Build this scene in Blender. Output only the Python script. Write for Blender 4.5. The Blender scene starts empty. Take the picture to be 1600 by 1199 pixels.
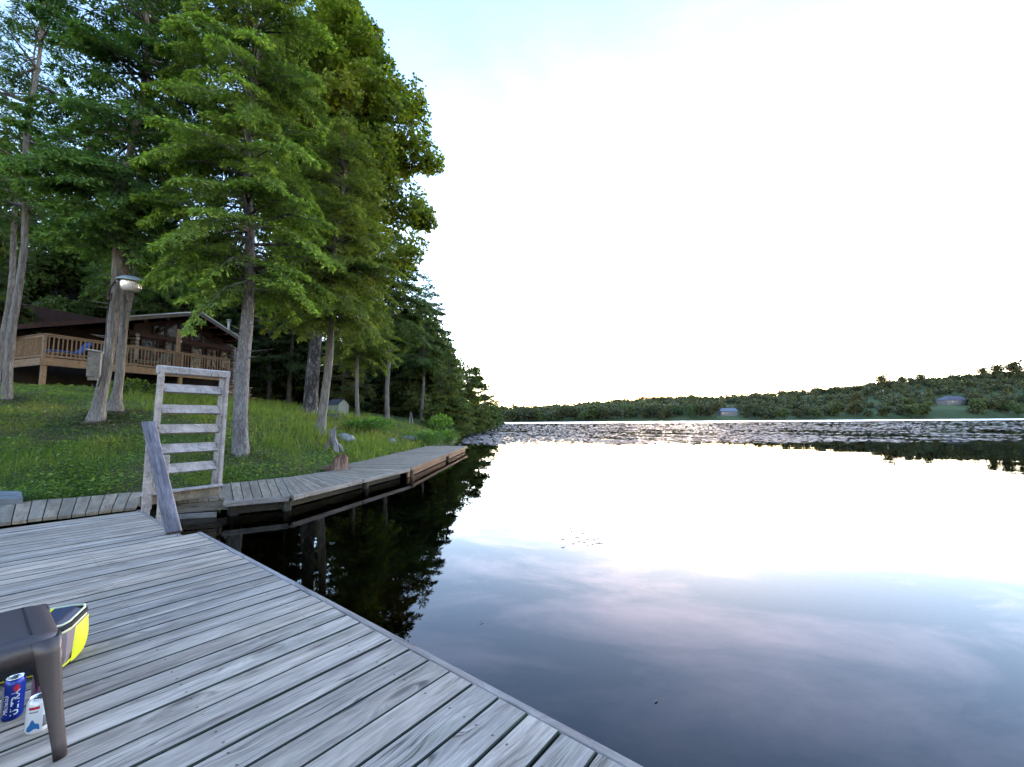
import bpy, math, random
import numpy as np
from mathutils import Vector, Matrix

# ------------------------------------------------------------------ camera, sky, sun, exposure
S = bpy.context.scene
C = S.collection
CAM_Z = 1.32                       # eye height above the lake surface (z = 0)
FPX, PITCH, ROLL = 640.0, math.radians(5.16), math.radians(0.43)
cam = bpy.data.cameras.new('camera'); camo = bpy.data.objects.new('camera', cam); C.objects.link(camo)
camo.location = (0, 0, CAM_Z)
camo.matrix_world = Matrix.Translation((0, 0, CAM_Z)) @ Matrix.Rotation(math.pi/2 + PITCH, 4, 'X') @ Matrix.Rotation(-ROLL, 4, 'Z')
cam.sensor_width = 36.0; cam.lens = 36.0 * FPX / 1600.0
cam.clip_start = 0.05; cam.clip_end = 6000
S.camera = camo

SUN_AZ, SUN_EL = math.radians(21), math.radians(7)      # to the right of +Y, just above the far hill
W = bpy.data.worlds.new('World'); S.world = W; W.use_nodes = True
wn, wl = W.node_tree.nodes, W.node_tree.links
wn.clear()
wo = wn.new('ShaderNodeOutputWorld'); bg = wn.new('ShaderNodeBackground')
sky = wn.new('ShaderNodeTexSky'); sky.sky_type = 'NISHITA'; sky.sun_disc = False
sky.sun_elevation = SUN_EL; sky.sun_rotation = SUN_AZ
sky.altitude = 200; sky.air_density = 1.0; sky.dust_density = 0.35; sky.ozone_density = 1.2
bg.inputs['Strength'].default_value = 0.15
tc = wn.new('ShaderNodeTexCoord'); sep = wn.new('ShaderNodeSeparateXYZ'); wl.new(tc.outputs['Generated'], sep.inputs[0])
def wm(op, a, b=None):
    n = wn.new('ShaderNodeMath'); n.operation = op
    for i, v in enumerate((a, b)):
        if v is None: continue
        if isinstance(v, (int, float)): n.inputs[i].default_value = v
        else: wl.new(v, n.inputs[i])
    return n.outputs[0]
zc = wm('MAXIMUM', sep.outputs[2], 0.05)
cx, cy = wm('DIVIDE', sep.outputs[0], zc), wm('DIVIDE', sep.outputs[1], zc)
cmb = wn.new('ShaderNodeCombineXYZ'); wl.new(wm('ADD', wm('MULTIPLY', cx, .55), wm('MULTIPLY', cy, .25)), cmb.inputs[0]); wl.new(cy, cmb.inputs[1])
cn = wn.new('ShaderNodeTexNoise'); cn.inputs['Scale'].default_value = 1.5; cn.inputs['Detail'].default_value = 9
cn.inputs['Roughness'].default_value = 0.62; cn.inputs['Distortion'].default_value = 0.5
wl.new(cmb.outputs[0], cn.inputs['Vector'])
cr = wn.new('ShaderNodeMapRange'); cr.inputs[1].default_value = 0.44; cr.inputs[2].default_value = 0.68
wl.new(cn.outputs[0], cr.inputs[0])
lim = wn.new('ShaderNodeMapRange'); lim.inputs[1].default_value = 0.85; lim.inputs[2].default_value = 0.50   # the cloud sheet thins out overhead
wl.new(sep.outputs[2], lim.inputs[0])
cf = wm('MULTIPLY', cr.outputs[0], lim.outputs[0])
hs = wn.new('ShaderNodeHueSaturation'); hs.inputs['Saturation'].default_value = 1.0
wl.new(sky.outputs[0], hs.inputs['Color'])
tint = wn.new('ShaderNodeMix'); tint.data_type = 'RGBA'; tint.blend_type = 'MULTIPLY'
wl.new(cf, tint.inputs[0]); wl.new(hs.outputs[0], tint.inputs[6]); tint.inputs[7].default_value = (1.75, 1.44, 1.36, 1)
wb = wn.new('ShaderNodeMix'); wb.data_type = 'RGBA'; wb.blend_type = 'MULTIPLY'; wb.inputs[0].default_value = 1
hz = wn.new('ShaderNodeMapRange'); hz.inputs[1].default_value = .18; hz.inputs[2].default_value = .75; wl.new(sep.outputs[2], hz.inputs[0])
wc = wn.new('ShaderNodeMix'); wc.data_type = 'RGBA'; wl.new(hz.outputs[0], wc.inputs[0]); wc.inputs[6].default_value = (1.00, 0.96, 1.07, 1); wc.inputs[7].default_value = (0.72, 0.80, 1.04, 1)
wl.new(wc.outputs[2], wb.inputs[7]); wl.new(tint.outputs[2], wb.inputs[6])
# the ember glow where the sun has just gone behind the hill
gl = wn.new('ShaderNodeMix'); gl.data_type = 'RGBA'; gl.blend_type = 'MIX'; gl.inputs[7].default_value = (1.1, .16, .0, 1)
ga = math.radians(19.5); side_ = wm('SUBTRACT', wm('MULTIPLY', sep.outputs[0], math.cos(ga)), wm('MULTIPLY', sep.outputs[1], math.sin(ga)))
ahead = wm('GREATER_THAN', sep.outputs[1], 0); e1_ = wm('DIVIDE', side_, .075); e2_ = wm('DIVIDE', wm('SUBTRACT', sep.outputs[2], .048), .009)
g1_ = wm('EXPONENT', wm('MULTIPLY', wm('ADD', wm('MULTIPLY', e1_, e1_), wm('MULTIPLY', e2_, e2_)), -1.0))
wl.new(wm('MULTIPLY', g1_, ahead), gl.inputs[0]); wl.new(wb.outputs[2], gl.inputs[6])
wl.new(gl.outputs[2], bg.inputs['Color']); wl.new(bg.outputs[0], wo.inputs['Surface'])

sl = bpy.data.lights.new('sun', 'SUN'); sl.energy = 2.0; sl.angle = math.radians(10); sl.color = (1.0, 0.84, 0.66)
so = bpy.data.objects.new('sun', sl); C.objects.link(so)
sd = Vector((math.sin(SUN_AZ)*math.cos(SUN_EL), math.cos(SUN_AZ)*math.cos(SUN_EL), math.sin(SUN_EL)))
so.rotation_euler = sd.to_track_quat('Z', 'Y').to_euler(); so.location = (20, 40, 30)
S.view_settings.view_transform = 'Standard'; S.view_settings.look = 'None'; S.view_settings.gamma = 1
S.view_settings.use_curve_mapping = False; S.view_settings.exposure = 3.08
S.render.engine = 'CYCLES'
S.cycles.max_bounces = 8; S.cycles.transparent_max_bounces = 8; S.cycles.diffuse_bounces = 4; S.cycles.glossy_bounces = 3
S.cycles.caustics_reflective = False; S.cycles.caustics_refractive = False

random.seed(7); rng = np.random.default_rng(7)

# ------------------------------------------------------------------ survey helpers (photo measurements -> places in the world)
def ray(u, v):
    x, y = u-800, 599.5-v
    x, y = x*math.cos(ROLL)+y*math.sin(ROLL), -x*math.sin(ROLL)+y*math.cos(ROLL)
    return Vector((x, FPX*math.cos(PITCH)-y*math.sin(PITCH), FPX*math.sin(PITCH)+y*math.cos(PITCH)))
def at_z(u, v, z):
    r = ray(u, v); s = (z-CAM_Z)/r.z; return Vector((r.x*s, r.y*s, z))
def at_d(u, v, d):
    r = ray(u, v); s = d/r.y; return Vector((r.x*s, d, CAM_Z+r.z*s))

SHORE = np.array([(-400,-900),(-60,-200),(-25,-60),(-16,-15),(-12.5,0),(-9.4,3.4),(-6.95,5.55),(-5.8,6.5),(-5.05,7.25),(-4.5,8.1),(-3.9,8.9),
    (-3.8,12),(-3.6,18.3),(-3.2,21),(-3.3,25),(-4.0,32),(-4.6,38),(-4.2,59),(-3.6,90),(-3.4,112),(-12,150),(-80,210),(-90,290),(-20,322),(60,312),
    (200,300),(500,285),(2500,200)], float)
POLY = np.vstack([SHORE, [(2500,4500),(-3500,4500),(-3500,-900)]])
def shore_dist(x, y):
    x = np.asarray(x, float); y = np.asarray(y, float); d = np.full(x.shape, 1e9)
    for (ax, ay), (bx, by) in zip(SHORE[:-1], SHORE[1:]):
        dx, dy = bx-ax, by-ay; t = np.clip(((x-ax)*dx+(y-ay)*dy)/(dx*dx+dy*dy), 0, 1)
        d = np.minimum(d, np.hypot(x-ax-t*dx, y-ay-t*dy))
    ins = np.zeros(x.shape, bool); n = len(POLY)
    for i in range(n):
        ax, ay = POLY[i]; bx, by = POLY[(i+1) % n]
        if ay == by: continue
        c = ((ay > y) != (by > y)) & (x < (bx-ax)*(y-ay)/(by-ay)+ax); ins ^= c
    return np.where(ins, d, -d)
def lump(x, y, s, k=0):
    return np.sin(x*s+1.3+k)*np.cos(y*s*1.1-.7+k)+.5*np.sin(x*s*2.3+y*s*1.7+k*2)
def ground(x, y):
    x = np.asarray(x, float); y = np.asarray(y, float); d = shore_dist(x, y)
    g = np.interp(d, [-60,-8,-1.5,-.3,0,.35,.9,5,14,40,120,400,3000], [-6,-2.2,-1.1,-.55,-.12,.17,.30,1.42,2.75,4.8,7.5,10,12])
    near = np.exp(-((y-10)/60.)**2)
    g = g + np.where(d > .8, lump(x, y, .9)*.035*np.clip(d-.8, 0, 2), 0)
    # far shore: the land climbs into a hill towards the right
    far = np.clip((y-230)/40, 0, 1)*np.clip((d-2)/5, 0, 1)
    top = np.interp(x, [-300,0,60,120,230,330,430,620,900,1500], [4,3,6,11,17,23,32,46,50,32])
    ramp = np.clip((d-6)/150, 0, 1)**.85
    g = g + far*(ramp*top*np.where(d > 240, 1, 1) + lump(x, y, .03)*1.0 - (g-1)*.6*far)
    return g
def on_ground(u, v, d0=5.0, d1=70.0):
    """first place where the sight line through the measured point meets the ground"""
    r = ray(u, v); ds = np.linspace(d0, d1, 4000); s = ds/r.y
    z = CAM_Z + r.z*s; g = ground(r.x*s, ds); k = np.argmax(z <= g)
    if z[k] > g[k]: k = len(ds)-1
    return Vector((r.x*s[k], ds[k], float(g[k])))

# ------------------------------------------------------------------ object helpers
def mesh_from(name, V, F):
    me = bpy.data.meshes.new(name); me.from_pydata([tuple(v) for v in V], [], F); me.update(); return me
def np_mesh(name, V, k):
    """V: (M*k,3) array, faces are consecutive groups of k vertices"""
    V = np.ascontiguousarray(V, np.float32); n = len(V); m = n//k
    me = bpy.data.meshes.new(name); me.vertices.add(n); me.vertices.foreach_set('co', V.ravel())
    me.loops.add(n); me.loops.foreach_set('vertex_index', np.arange(n, dtype=np.int32))
    me.polygons.add(m); me.polygons.foreach_set('loop_start', np.arange(0, n, k, dtype=np.int32))
    me.update(calc_edges=True); return me
def link(name, me, m=None, parent=None, smooth=False):
    o = bpy.data.objects.new(name, me); C.objects.link(o)
    if m is not None and me is not None and not me.materials:
        for q in (m if isinstance(m, (list, tuple)) else [m]): me.materials.append(q)
    if smooth: me.polygons.foreach_set('use_smooth', np.ones(len(me.polygons), bool))
    if parent: o.parent = parent
    return o
def tag(o, label=None, cat=None, group=None, kind=None):
    if label: o['label'] = label
    if cat: o['category'] = cat
    if group: o['group'] = group
    if kind: o['kind'] = kind
    return o
def empty(name, loc, label, cat, group=None, rz=0):
    o = bpy.data.objects.new(name, None); C.objects.link(o); o.location = loc; o.rotation_euler = (0, 0, rz)
    o.empty_display_size = .2
    return tag(o, label, cat, group)
class MB:
    def __init__(s): s.V = []; s.F = []; s.M = []
    def add(s, V, F, mi=0):
        b = len(s.V); s.V += [tuple(v) for v in V]; s.F += [tuple(b+i for i in f) for f in F]; s.M += [mi]*len(F); return s
    def box(s, c, d, M=None, mi=0, ch=0):
        """box centred at c with size d; M optional 3x3/4x4 orientation; ch: chamfer of the four long edges (axis X)"""
        hx, hy, hz = d[0]/2, d[1]/2, d[2]/2
        if ch:
            sec = [(-hy, -hz+ch), (-hy+ch, -hz), (hy-ch, -hz), (hy, -hz+ch), (hy, hz-ch), (hy-ch, hz), (-hy+ch, hz), (-hy, hz-ch)]
        else: sec = [(-hy, -hz), (hy, -hz), (hy, hz), (-hy, hz)]
        n = len(sec); V = [Vector((-hx, a, b)) for a, b in sec]+[Vector((hx, a, b)) for a, b in sec]
        F = [(i, (i+1) % n, n+(i+1) % n, n+i) for i in range(n)]+[tuple(range(n))[::-1], tuple(range(n, 2*n))]
        F = [f[::-1] for f in F]
        c = Vector(c)
        return s.add([(M @ v if M is not None else v)+c for v in V], F, mi)
    def beam(s, a, b, w, h, up=(0, 0, 1), mi=0, ch=0):
        """rectangular timber from a to b, w across, h along 'up'"""
        a, b = Vector(a), Vector(b); x = (b-a); L = x.length; x.normalize(); up = Vector(up)
        z = (up-x*up.dot(x)).normalized(); y = z.cross(x); M = Matrix((x, y, z)).transposed()
        return s.box((a+b)/2, (L, w, h), M, mi, ch)
    def tube(s, P, R, n=8, caps=True, mi=0, jit=0):
        P = [Vector(p) for p in P]; V = []; F = []
        if not isinstance(R, (list, tuple, np.ndarray)): R = [R]*len(P)
        ref = Vector((0, 0, 1)) if abs((P[-1]-P[0]).normalized().z) < .9 else Vector((1, 0, 0))
        for i, p in enumerate(P):
            t = (P[min(i+1, len(P)-1)]-P[max(i-1, 0)]).normalized(); u = t.cross(ref).normalized(); w = t.cross(u)
            for k in range(n):
                a = 2*math.pi*k/n; r = R[i]*(1+(random.uniform(-jit, jit) if jit else 0)); V.append(p+(u*math.cos(a)+w*math.sin(a))*r)
        for i in range(len(P)-1):
            for k in range(n): F.append((i*n+k, i*n+(k+1) % n, (i+1)*n+(k+1) % n, (i+1)*n+k))
        if caps: F += [tuple(range(n)), tuple(range(len(P)*n-1, (len(P)-1)*n-1, -1))]
        return s.add(V, F, mi)
    def lathe(s, prof, n=24, o=(0, 0, 0), mi=0, mats=None):
        o = Vector(o); V = []; F = []
        for r, z in prof:
            for k in range(n): V.append(o+Vector((r*math.cos(2*math.pi*k/n), r*math.sin(2*math.pi*k/n), z)))
        b = len(s.V); s.V += [tuple(v) for v in V]
        for i in range(len(prof)-1):
            for k in range(n):
                s.F.append((b+i*n+k, b+i*n+(k+1) % n, b+(i+1)*n+(k+1) % n, b+(i+1)*n+k)); s.M.append(mats[i] if mats else mi)
        return s
    def mesh(s, name):
        me = mesh_from(name, s.V, s.F)
        me.polygons.foreach_set('material_index', np.array(s.M, np.int32)); return me
    def build(s, name, m, parent=None, smooth=False):
        me = s.mesh(name)
        for q in (m if isinstance(m, (list, tuple)) else [m]): me.materials.append(q)
        return link(name, me, None, parent, smooth)
def child(o, parent):
    """parent an object already placed in world space under an empty, keeping its place"""
    o.parent = parent; o.matrix_parent_inverse = Matrix.Identity(4)
    o.matrix_basis = parent.matrix_basis.inverted() @ o.matrix_basis
    return o
def rot_z(o): return Matrix.Translation(o.location) @ o.rotation_euler.to_matrix().to_4x4()

# ------------------------------------------------------------------ materials
class NT:
    def __init__(s, name):
        s.m = bpy.data.materials.new(name); s.m.use_nodes = True; s.t = s.m.node_tree; s.n = s.t.nodes; s.l = s.t.links
        s.n.clear(); s.out = s.n.new('ShaderNodeOutputMaterial')
    def set(s, sock, v):
        if isinstance(v, bpy.types.NodeSocket): s.l.new(v, sock)
        elif v is not None:
            if isinstance(v, (tuple, list)) and len(v) == 3 and sock.type == 'RGBA': v = (*v, 1)
            sock.default_value = v
    def math(s, op, a, b=None, c=None, clamp=False):
        n = s.n.new('ShaderNodeMath'); n.operation = op; n.use_clamp = clamp
        for i, v in enumerate((a, b, c)):
            if v is not None: s.set(n.inputs[i], v)
        return n.outputs[0]
    def obj(s): return s.n.new('ShaderNodeTexCoord').outputs['Object']
    def pos(s): return s.n.new('ShaderNodeNewGeometry').outputs['Position']
    def island(s): return s.n.new('ShaderNodeNewGeometry').outputs['Random Per Island']
    def rand(s): return s.n.new('ShaderNodeObjectInfo').outputs['Random']
    def vmul(s, v, sc, off=None):
        n = s.n.new('ShaderNodeVectorMath'); n.operation = 'MULTIPLY_ADD'; s.set(n.inputs[0], v); n.inputs[1].default_value = sc
        if off is not None: s.set(n.inputs[2], off)
        return n.outputs[0]
    def comb(s, x=0, y=0, z=0):
        n = s.n.new('ShaderNodeCombineXYZ'); s.set(n.inputs[0], x); s.set(n.inputs[1], y); s.set(n.inputs[2], z); return n.outputs[0]
    def sep(s, v):
        n = s.n.new('ShaderNodeSeparateXYZ'); s.set(n.inputs[0], v); return n.outputs
    def noise(s, v, scale=1, det=4, rough=.55, dist=0, col=False):
        n = s.n.new('ShaderNodeTexNoise'); s.set(n.inputs['Vector'], v); n.inputs['Scale'].default_value = scale
        n.inputs['Detail'].default_value = det; n.inputs['Roughness'].default_value = rough; n.inputs['Distortion'].default_value = dist
        return n.outputs[1 if col else 0]
    def voro(s, v, scale=1, feat='F1', out=0):
        n = s.n.new('ShaderNodeTexVoronoi'); n.feature = feat; s.set(n.inputs['Vector'], v); n.inputs['Scale'].default_value = scale; return n.outputs[out]
    def rng(s, v, a, b, c=0, d=1, sm=False):
        n = s.n.new('ShaderNodeMapRange'); s.set(n.inputs[0], v)
        for i, q in enumerate((a, b, c, d)): s.set(n.inputs[i+1], q)
        if sm: n.interpolation_type = 'SMOOTHSTEP'
        return n.outputs[0]
    def ramp(s, v, stops):
        n = s.n.new('ShaderNodeValToRGB'); s.set(n.inputs[0], v); e = n.color_ramp.elements
        while len(e) < len(stops): e.new(.5)
        for q, (p, c) in zip(e, stops): q.position = p; q.color = (*c, 1)
        return n.outputs[0]
    def mix(s, f, a, b, mode='MIX'):
        n = s.n.new('ShaderNodeMix'); n.data_type = 'RGBA'; n.blend_type = mode; s.set(n.inputs[0], f); s.set(n.inputs[6], a); s.set(n.inputs[7], b)
        return n.outputs[2]
    def bump(s, h, st=.3, d=.01, nrm=None):
        n = s.n.new('ShaderNodeBump'); s.set(n.inputs['Height'], h); n.inputs['Strength'].default_value = st; n.inputs['Distance'].default_value = d
        if nrm is not None: s.l.new(nrm, n.inputs['Normal'])
        return n.outputs[0]
    def pbr(s, col, rough=.7, nrm=None, metal=0, spec=.4, **kw):
        n = s.n.new('ShaderNodeBsdfPrincipled'); s.set(n.inputs['Base Color'], col); s.set(n.inputs['Roughness'], rough)
        n.inputs['Metallic'].default_value = metal; n.inputs['Specular IOR Level'].default_value = spec
        if nrm is not None: s.l.new(nrm, n.inputs['Normal'])
        for k, v in kw.items(): s.set(n.inputs[k.replace('_', ' ')], v)
        return n.outputs[0]
    def done(s, sh): s.l.new(sh, s.out.inputs['Surface']); return s.m

def wood(name, dark, mid, light, moss=.25, knots=1.0, screws=None, var=.35):
    """weathered sawn timber, grain along the local X axis; every object gets its own piece of grain"""
    m = NT(name); o = m.obj(); r = m.rand()
    off = m.comb(m.math('MULTIPLY', r, 91.7), m.math('MULTIPLY', r, 37.3), m.math('MULTIPLY', r, 53.1))
    p = m.vmul(o, (1, 1, 1), off)
    # knots: sparse cells stretched along the board, the grain bends round them
    kv = m.vmul(p, (1.9, 7.5, 3.0)); kd = m.voro(kv, 1.0); kc = m.voro(kv, 1.0, out=1)
    keep = m.math('GREATER_THAN', m.sep(kc)[0], .50)
    knot = m.math('MULTIPLY', m.rng(kd, .06, .20, 1, 0, True), keep)
    halo = m.math('MULTIPLY', m.rng(kd, .05, .55, 1, 0, True), keep)
    warp = m.math('ADD', m.math('MULTIPLY', m.noise(m.vmul(p, (1.6, 3, 3)), 1, 3), .06), m.math('MULTIPLY', halo, .055))
    gp = m.n.new('ShaderNodeVectorMath'); gp.operation = 'ADD'; m.l.new(p, gp.inputs[0]); m.l.new(m.comb(0, warp, 0), gp.inputs[1]); gp = gp.outputs[0]
    g1 = m.noise(m.vmul(gp, (1.4, 34, 34)), 1, 6, .62)
    g2 = m.noise(m.vmul(gp, (5, 190, 150)), 1, 3, .6)
    blot = m.noise(m.vmul(p, (1.6, 9, 9)), 1, 5, .65)
    spk = m.noise(m.vmul(p, (9, 60, 60)), 1, 6, .75)
    f = m.math('ADD', m.math('ADD', m.math('MULTIPLY', g1, .36), m.math('MULTIPLY', m.math('ADD', g2, spk), .32)), m.math('MULTIPLY', m.math('SUBTRACT', blot, .5), .55))
    col = m.ramp(f, [(.30, dark), (.47, mid), (.68, light)])
    tone = m.rng(r, 0, 1, 1-var, 1+var*.55)
    col = m.mix(1, col, m.comb(tone, m.math('MULTIPLY', tone, 1.0), tone), 'MULTIPLY')
    warmth = m.noise(m.comb(m.math('MULTIPLY', r, 217.), 0, 0), 1, 0)
    col = m.mix(m.rng(warmth, .35, .65, 0, .55), col, m.mix(1, col, (1.12, .98, .84), 'MULTIPLY'))
    mz = m.noise(m.vmul(p, (2.2, 12, 5)), 1, 6, .7)
    col = m.mix(m.rng(mz, .56, .72, 0, moss), col, (.16, .19, .11))
    ck = m.noise(m.vmul(gp, (1.1, 26, 9)), 1, 2, .5)
    crack = m.math('MULTIPLY', m.rng(m.math('ABSOLUTE', m.math('SUBTRACT', ck, .5)), .0, .020, 1, 0), m.rng(m.noise(m.vmul(p, (2.1, 4, 4)), 1, 2), .46, .54, 0, 1))
    col = m.mix(m.math('MULTIPLY', crack, .9), col, (.05, .045, .04))
    col = m.mix(m.math('MULTIPLY', knot, .65*knots), col, (.10, .075, .055))
    h = m.math('SUBTRACT', m.math('ADD', m.math('MULTIPLY', g1, .6), m.math('MULTIPLY', g2, .55)), m.math('ADD', crack, m.math('MULTIPLY', knot, .25)))
    if screws:
        x, y, z = m.sep(o)
        fx = m.math('SUBTRACT', m.math('FRACT', m.math('DIVIDE', x, screws)), .5)
        dx = m.math('MULTIPLY', fx, screws); dy = m.math('SUBTRACT', m.math('ABSOLUTE', y), .040)
        dd = m.math('SQRT', m.math('ADD', m.math('MULTIPLY', dx, dx), m.math('MULTIPLY', dy, dy)))
        sc = m.rng(dd, .0035, .006, 1, 0); sc = m.math('MULTIPLY', sc, m.math('GREATER_THAN', m.noise(m.vmul(p, (1.7, 9, 9)), 1, 0), .40)); col = m.mix(m.math('MULTIPLY', sc, .8), col, (.035, .03, .03)); h = m.math('SUBTRACT', h, sc)
    return m.done(m.pbr(col, m.rng(g1, .3, .7, .62, .82), m.bump(h, .55, .006), spec=.35))

M_deck = wood('weathered_deck_wood', (0.122, 0.100, 0.081), (0.317, 0.267, 0.218), (0.604, 0.511, 0.415), moss=.45, knots=1.25, screws=.61, var=.20)
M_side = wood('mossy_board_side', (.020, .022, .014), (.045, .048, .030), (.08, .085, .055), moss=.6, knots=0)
M_walk = wood('weathered_walkway_wood', (0.091, 0.076, 0.056), (0.201, 0.169, 0.125), (0.363, 0.306, 0.231), moss=.4, var=.25)
M_ladder = wood('silvered_wood', (0.155, 0.138, 0.129), (0.344, 0.306, 0.289), (0.557, 0.494, 0.463), moss=.1, knots=.6, var=.12)
M_ladrail = wood('dark_silvered_wood', (0.048, 0.042, 0.049), (0.139, 0.124, 0.135), (0.363, 0.319, 0.329), moss=.1, knots=.5, var=.1)
M_trim = wood('deck_trim_wood', (.10, .088, .08), (.20, .18, .165), (.33, .31, .29), moss=.15, var=.15)
M_glowbrown = wood('glow_brown_wood', (.03, .018, .012), (.10, .058, .036), (.24, .14, .085), moss=.1, var=.2)  # brown wood with the warm glow mixed into its colour
M_wetshade = wood('submerged_and_shade_wood', (.012, .010, .008), (.030, .026, .020), (.055, .048, .038), moss=.5, var=.2)  # dark under-dock timber; also paints the shade below the walkway edge
M_tan = wood('tan_treated_wood', (0.125, 0.078, 0.044), (0.257, 0.168, 0.100), (0.359, 0.250, 0.152), moss=.02, knots=.5, var=.14)
M_log = wood('dark_stained_log', (0.015, 0.007, 0.005), (0.041, 0.018, 0.012), (0.075, 0.035, 0.022), moss=0, var=.3)
M_logend = wood('log_end_grain', (.10, .09, .08), (.24, .215, .19), (.38, .35, .32), moss=0, knots=.2, var=.25)
M_fascia = wood('roof_fascia_wood', (.08, .065, .05), (.15, .125, .10), (.22, .19, .155), moss=0, knots=0, var=.1)
M_boxwood = wood('bird_box_wood', (.08, .072, .06), (.20, .18, .15), (.36, .33, .28), moss=.2, var=.3)

def bark(name, dark, mid, light, stretch=.22, depth=.03, sc=14, flake=0):
    m = NT(name); p = m.obj(); q = m.vmul(p, (1, 1, stretch))
    w = m.noise(q, sc*.5, 3, .5, col=True)
    qq = m.n.new('ShaderNodeVectorMath'); qq.operation = 'MULTIPLY_ADD'; m.l.new(w, qq.inputs[0]); qq.inputs[1].default_value = (.12, .12, .05); m.l.new(q, qq.inputs[2]); qq = qq.outputs[0]
    a = m.noise(qq, sc, 8, .68); b = m.voro(qq, sc*1.1, 'DISTANCE_TO_EDGE'); big = m.noise(p, 2.3, 4, .6)
    fis = m.rng(b, 0, .16, 0, 1, True)
    f = m.math('ADD', m.math('MULTIPLY', a, .7), m.math('MULTIPLY', big, .3))
    col = m.ramp(f, [(.30, dark), (.5, mid), (.70, light)])
    col = m.mix(m.rng(fis, 0, 1, .40, 0), col, tuple(c*.35 for c in dark))
    col = m.mix(m.rng(m.noise(p, 5, 5, .7), .58, .75, 0, .35), col, (.20, .215, .17))
    h = m.math('ADD', m.math('MULTIPLY', a, 1.0), m.math('MULTIPLY', fis, .45))
    return m.done(m.pbr(col, .9, m.bump(h, .8, depth), spec=.2))
M_cedarbark = bark('cedar_bark', (.10, .085, .072), (.22, .195, .17), (.36, .33, .30), .10, .02, 22)
M_sprucebark = bark('hemlock_bark', (.075, .068, .064), (.20, .182, .172), (.36, .335, .32), .26, .025, 17)
M_maplebark = bark('maple_bark', (.018, .016, .015), (.085, .075, .068), (.44, .42, .40), .30, .06, 8)
M_darkbark = bark('shaded_bark', (.05, .043, .037), (.11, .098, .086), (.19, .17, .15), .2, .02, 14)
M_birch = bark('pale_bark', (.14, .13, .12), (.30, .29, .27), (.48, .47, .45), .9, .01, 9)
M_stump = bark('driftwood_stump', (.10, .09, .085), (.26, .245, .23), (.45, .43, .41), .2, .03, 14)
M_redrot = bark('rotten_red_wood', (.06, .03, .02), (.20, .11, .075), (.42, .30, .23), .25, .04, 13)

def leafmat(name, a, b, c, tip=None, trans=.25, scale=.8, rough=.55, yellow=None):
    """a..c: leaf colours picked leaf by leaf and clump by clump; tip: paler new growth stored per leaf in the 'tip' attribute"""
    m = NT(name); f = m.math('ADD', m.math('MULTIPLY', m.island(), .45), m.math('MULTIPLY', m.rng(m.noise(m.obj(), scale, 3, .6), .3, .7), .55))
    col = m.ramp(f, [(.1, a), (.5, b), (.9, c)])
    hue = m.rng(m.rand(), 0, 1, .85, 1.15); col = m.mix(1, col, m.comb(hue, 1, m.rng(m.rand(), 0, 1, 1.1, .9)), 'MULTIPLY')
    if tip:
        at = m.n.new('ShaderNodeAttribute'); at.attribute_name = 'tip'; col = m.mix(at.outputs['Fac'], col, tip)
    if yellow: col = m.mix(m.rng(m.noise(m.obj(), .35, 2), .52, .66, 0, .6), col, yellow)
    s = m.pbr(col, rough, spec=.25); t = m.n.new('ShaderNodeBsdfTranslucent'); m.set(t.inputs['Color'], m.mix(1, col, (1.15, 1.25, .55), 'MULTIPLY'))
    x = m.n.new('ShaderNodeMixShader'); x.inputs[0].default_value = trans+.14; m.l.new(s, x.inputs[1]); m.l.new(t.outputs[0], x.inputs[2])
    return m.done(x.outputs[0])
M_hem = leafmat('hemlock_needles', (0.070, 0.118, 0.035), (0.114, 0.189, 0.043), (0.165, 0.251, 0.055), tip=(0.290, 0.420, 0.070), trans=.30)
M_hem2 = leafmat('olive_cedar_sprays', (0.073, 0.121, 0.032), (0.127, 0.187, 0.043), (0.191, 0.249, 0.057), tip=(0.272, 0.337, 0.064), trans=.30)
M_ced = leafmat('cedar_sprays', (0.053, 0.098, 0.031), (0.085, 0.152, 0.036), (0.136, 0.204, 0.044), tip=(0.174, 0.285, 0.055), trans=.25)
M_map = leafmat('maple_leaves', (0.076, 0.123, 0.018), (0.128, 0.189, 0.022), (0.194, 0.253, 0.028), trans=.38, scale=1.1, yellow=(0.253, 0.246, 0.025))
M_bgc = leafmat('dark_conifer_needles', (0.048, 0.070, 0.026), (0.078, 0.105, 0.034), (0.118, 0.149, 0.044), trans=.2)
M_bgl = leafmat('woodland_leaves', (0.056, 0.091, 0.021), (0.092, 0.138, 0.027), (0.150, 0.195, 0.035), trans=.32)
M_shore = leafmat('shore_cedar_leaves', (0.073, 0.111, 0.034), (0.122, 0.166, 0.048), (0.179, 0.224, 0.062), trans=.25)
M_far = leafmat('far_tree_leaves', (0.042, 0.050, 0.023), (0.069, 0.079, 0.033), (0.102, 0.110, 0.043), trans=.1, scale=.06)
M_far2 = leafmat('far_green_tree_leaves', (0.053, 0.078, 0.028), (0.081, 0.110, 0.037), (0.114, 0.141, 0.043), trans=.1, scale=.08)
M_broad = leafmat('broad_plant_leaves', (.06, .13, .02), (.10, .20, .03), (.16, .28, .05), trans=.35, scale=3)
M_grass = leafmat('grass_blades', (0.069, 0.130, 0.022), (0.123, 0.192, 0.028), (0.200, 0.266, 0.043), trans=.35, scale=1.4, yellow=(0.261, 0.210, 0.054))
M_clover = leafmat('ground_cover_leaves', (0.084, 0.156, 0.029), (0.136, 0.228, 0.036), (0.220, 0.326, 0.056), trans=.3, scale=2.2)
M_flower = leafmat('tiny_flowers', (.55, .55, .5), (.7, .7, .65), (.75, .72, .35), trans=.2)

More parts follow.
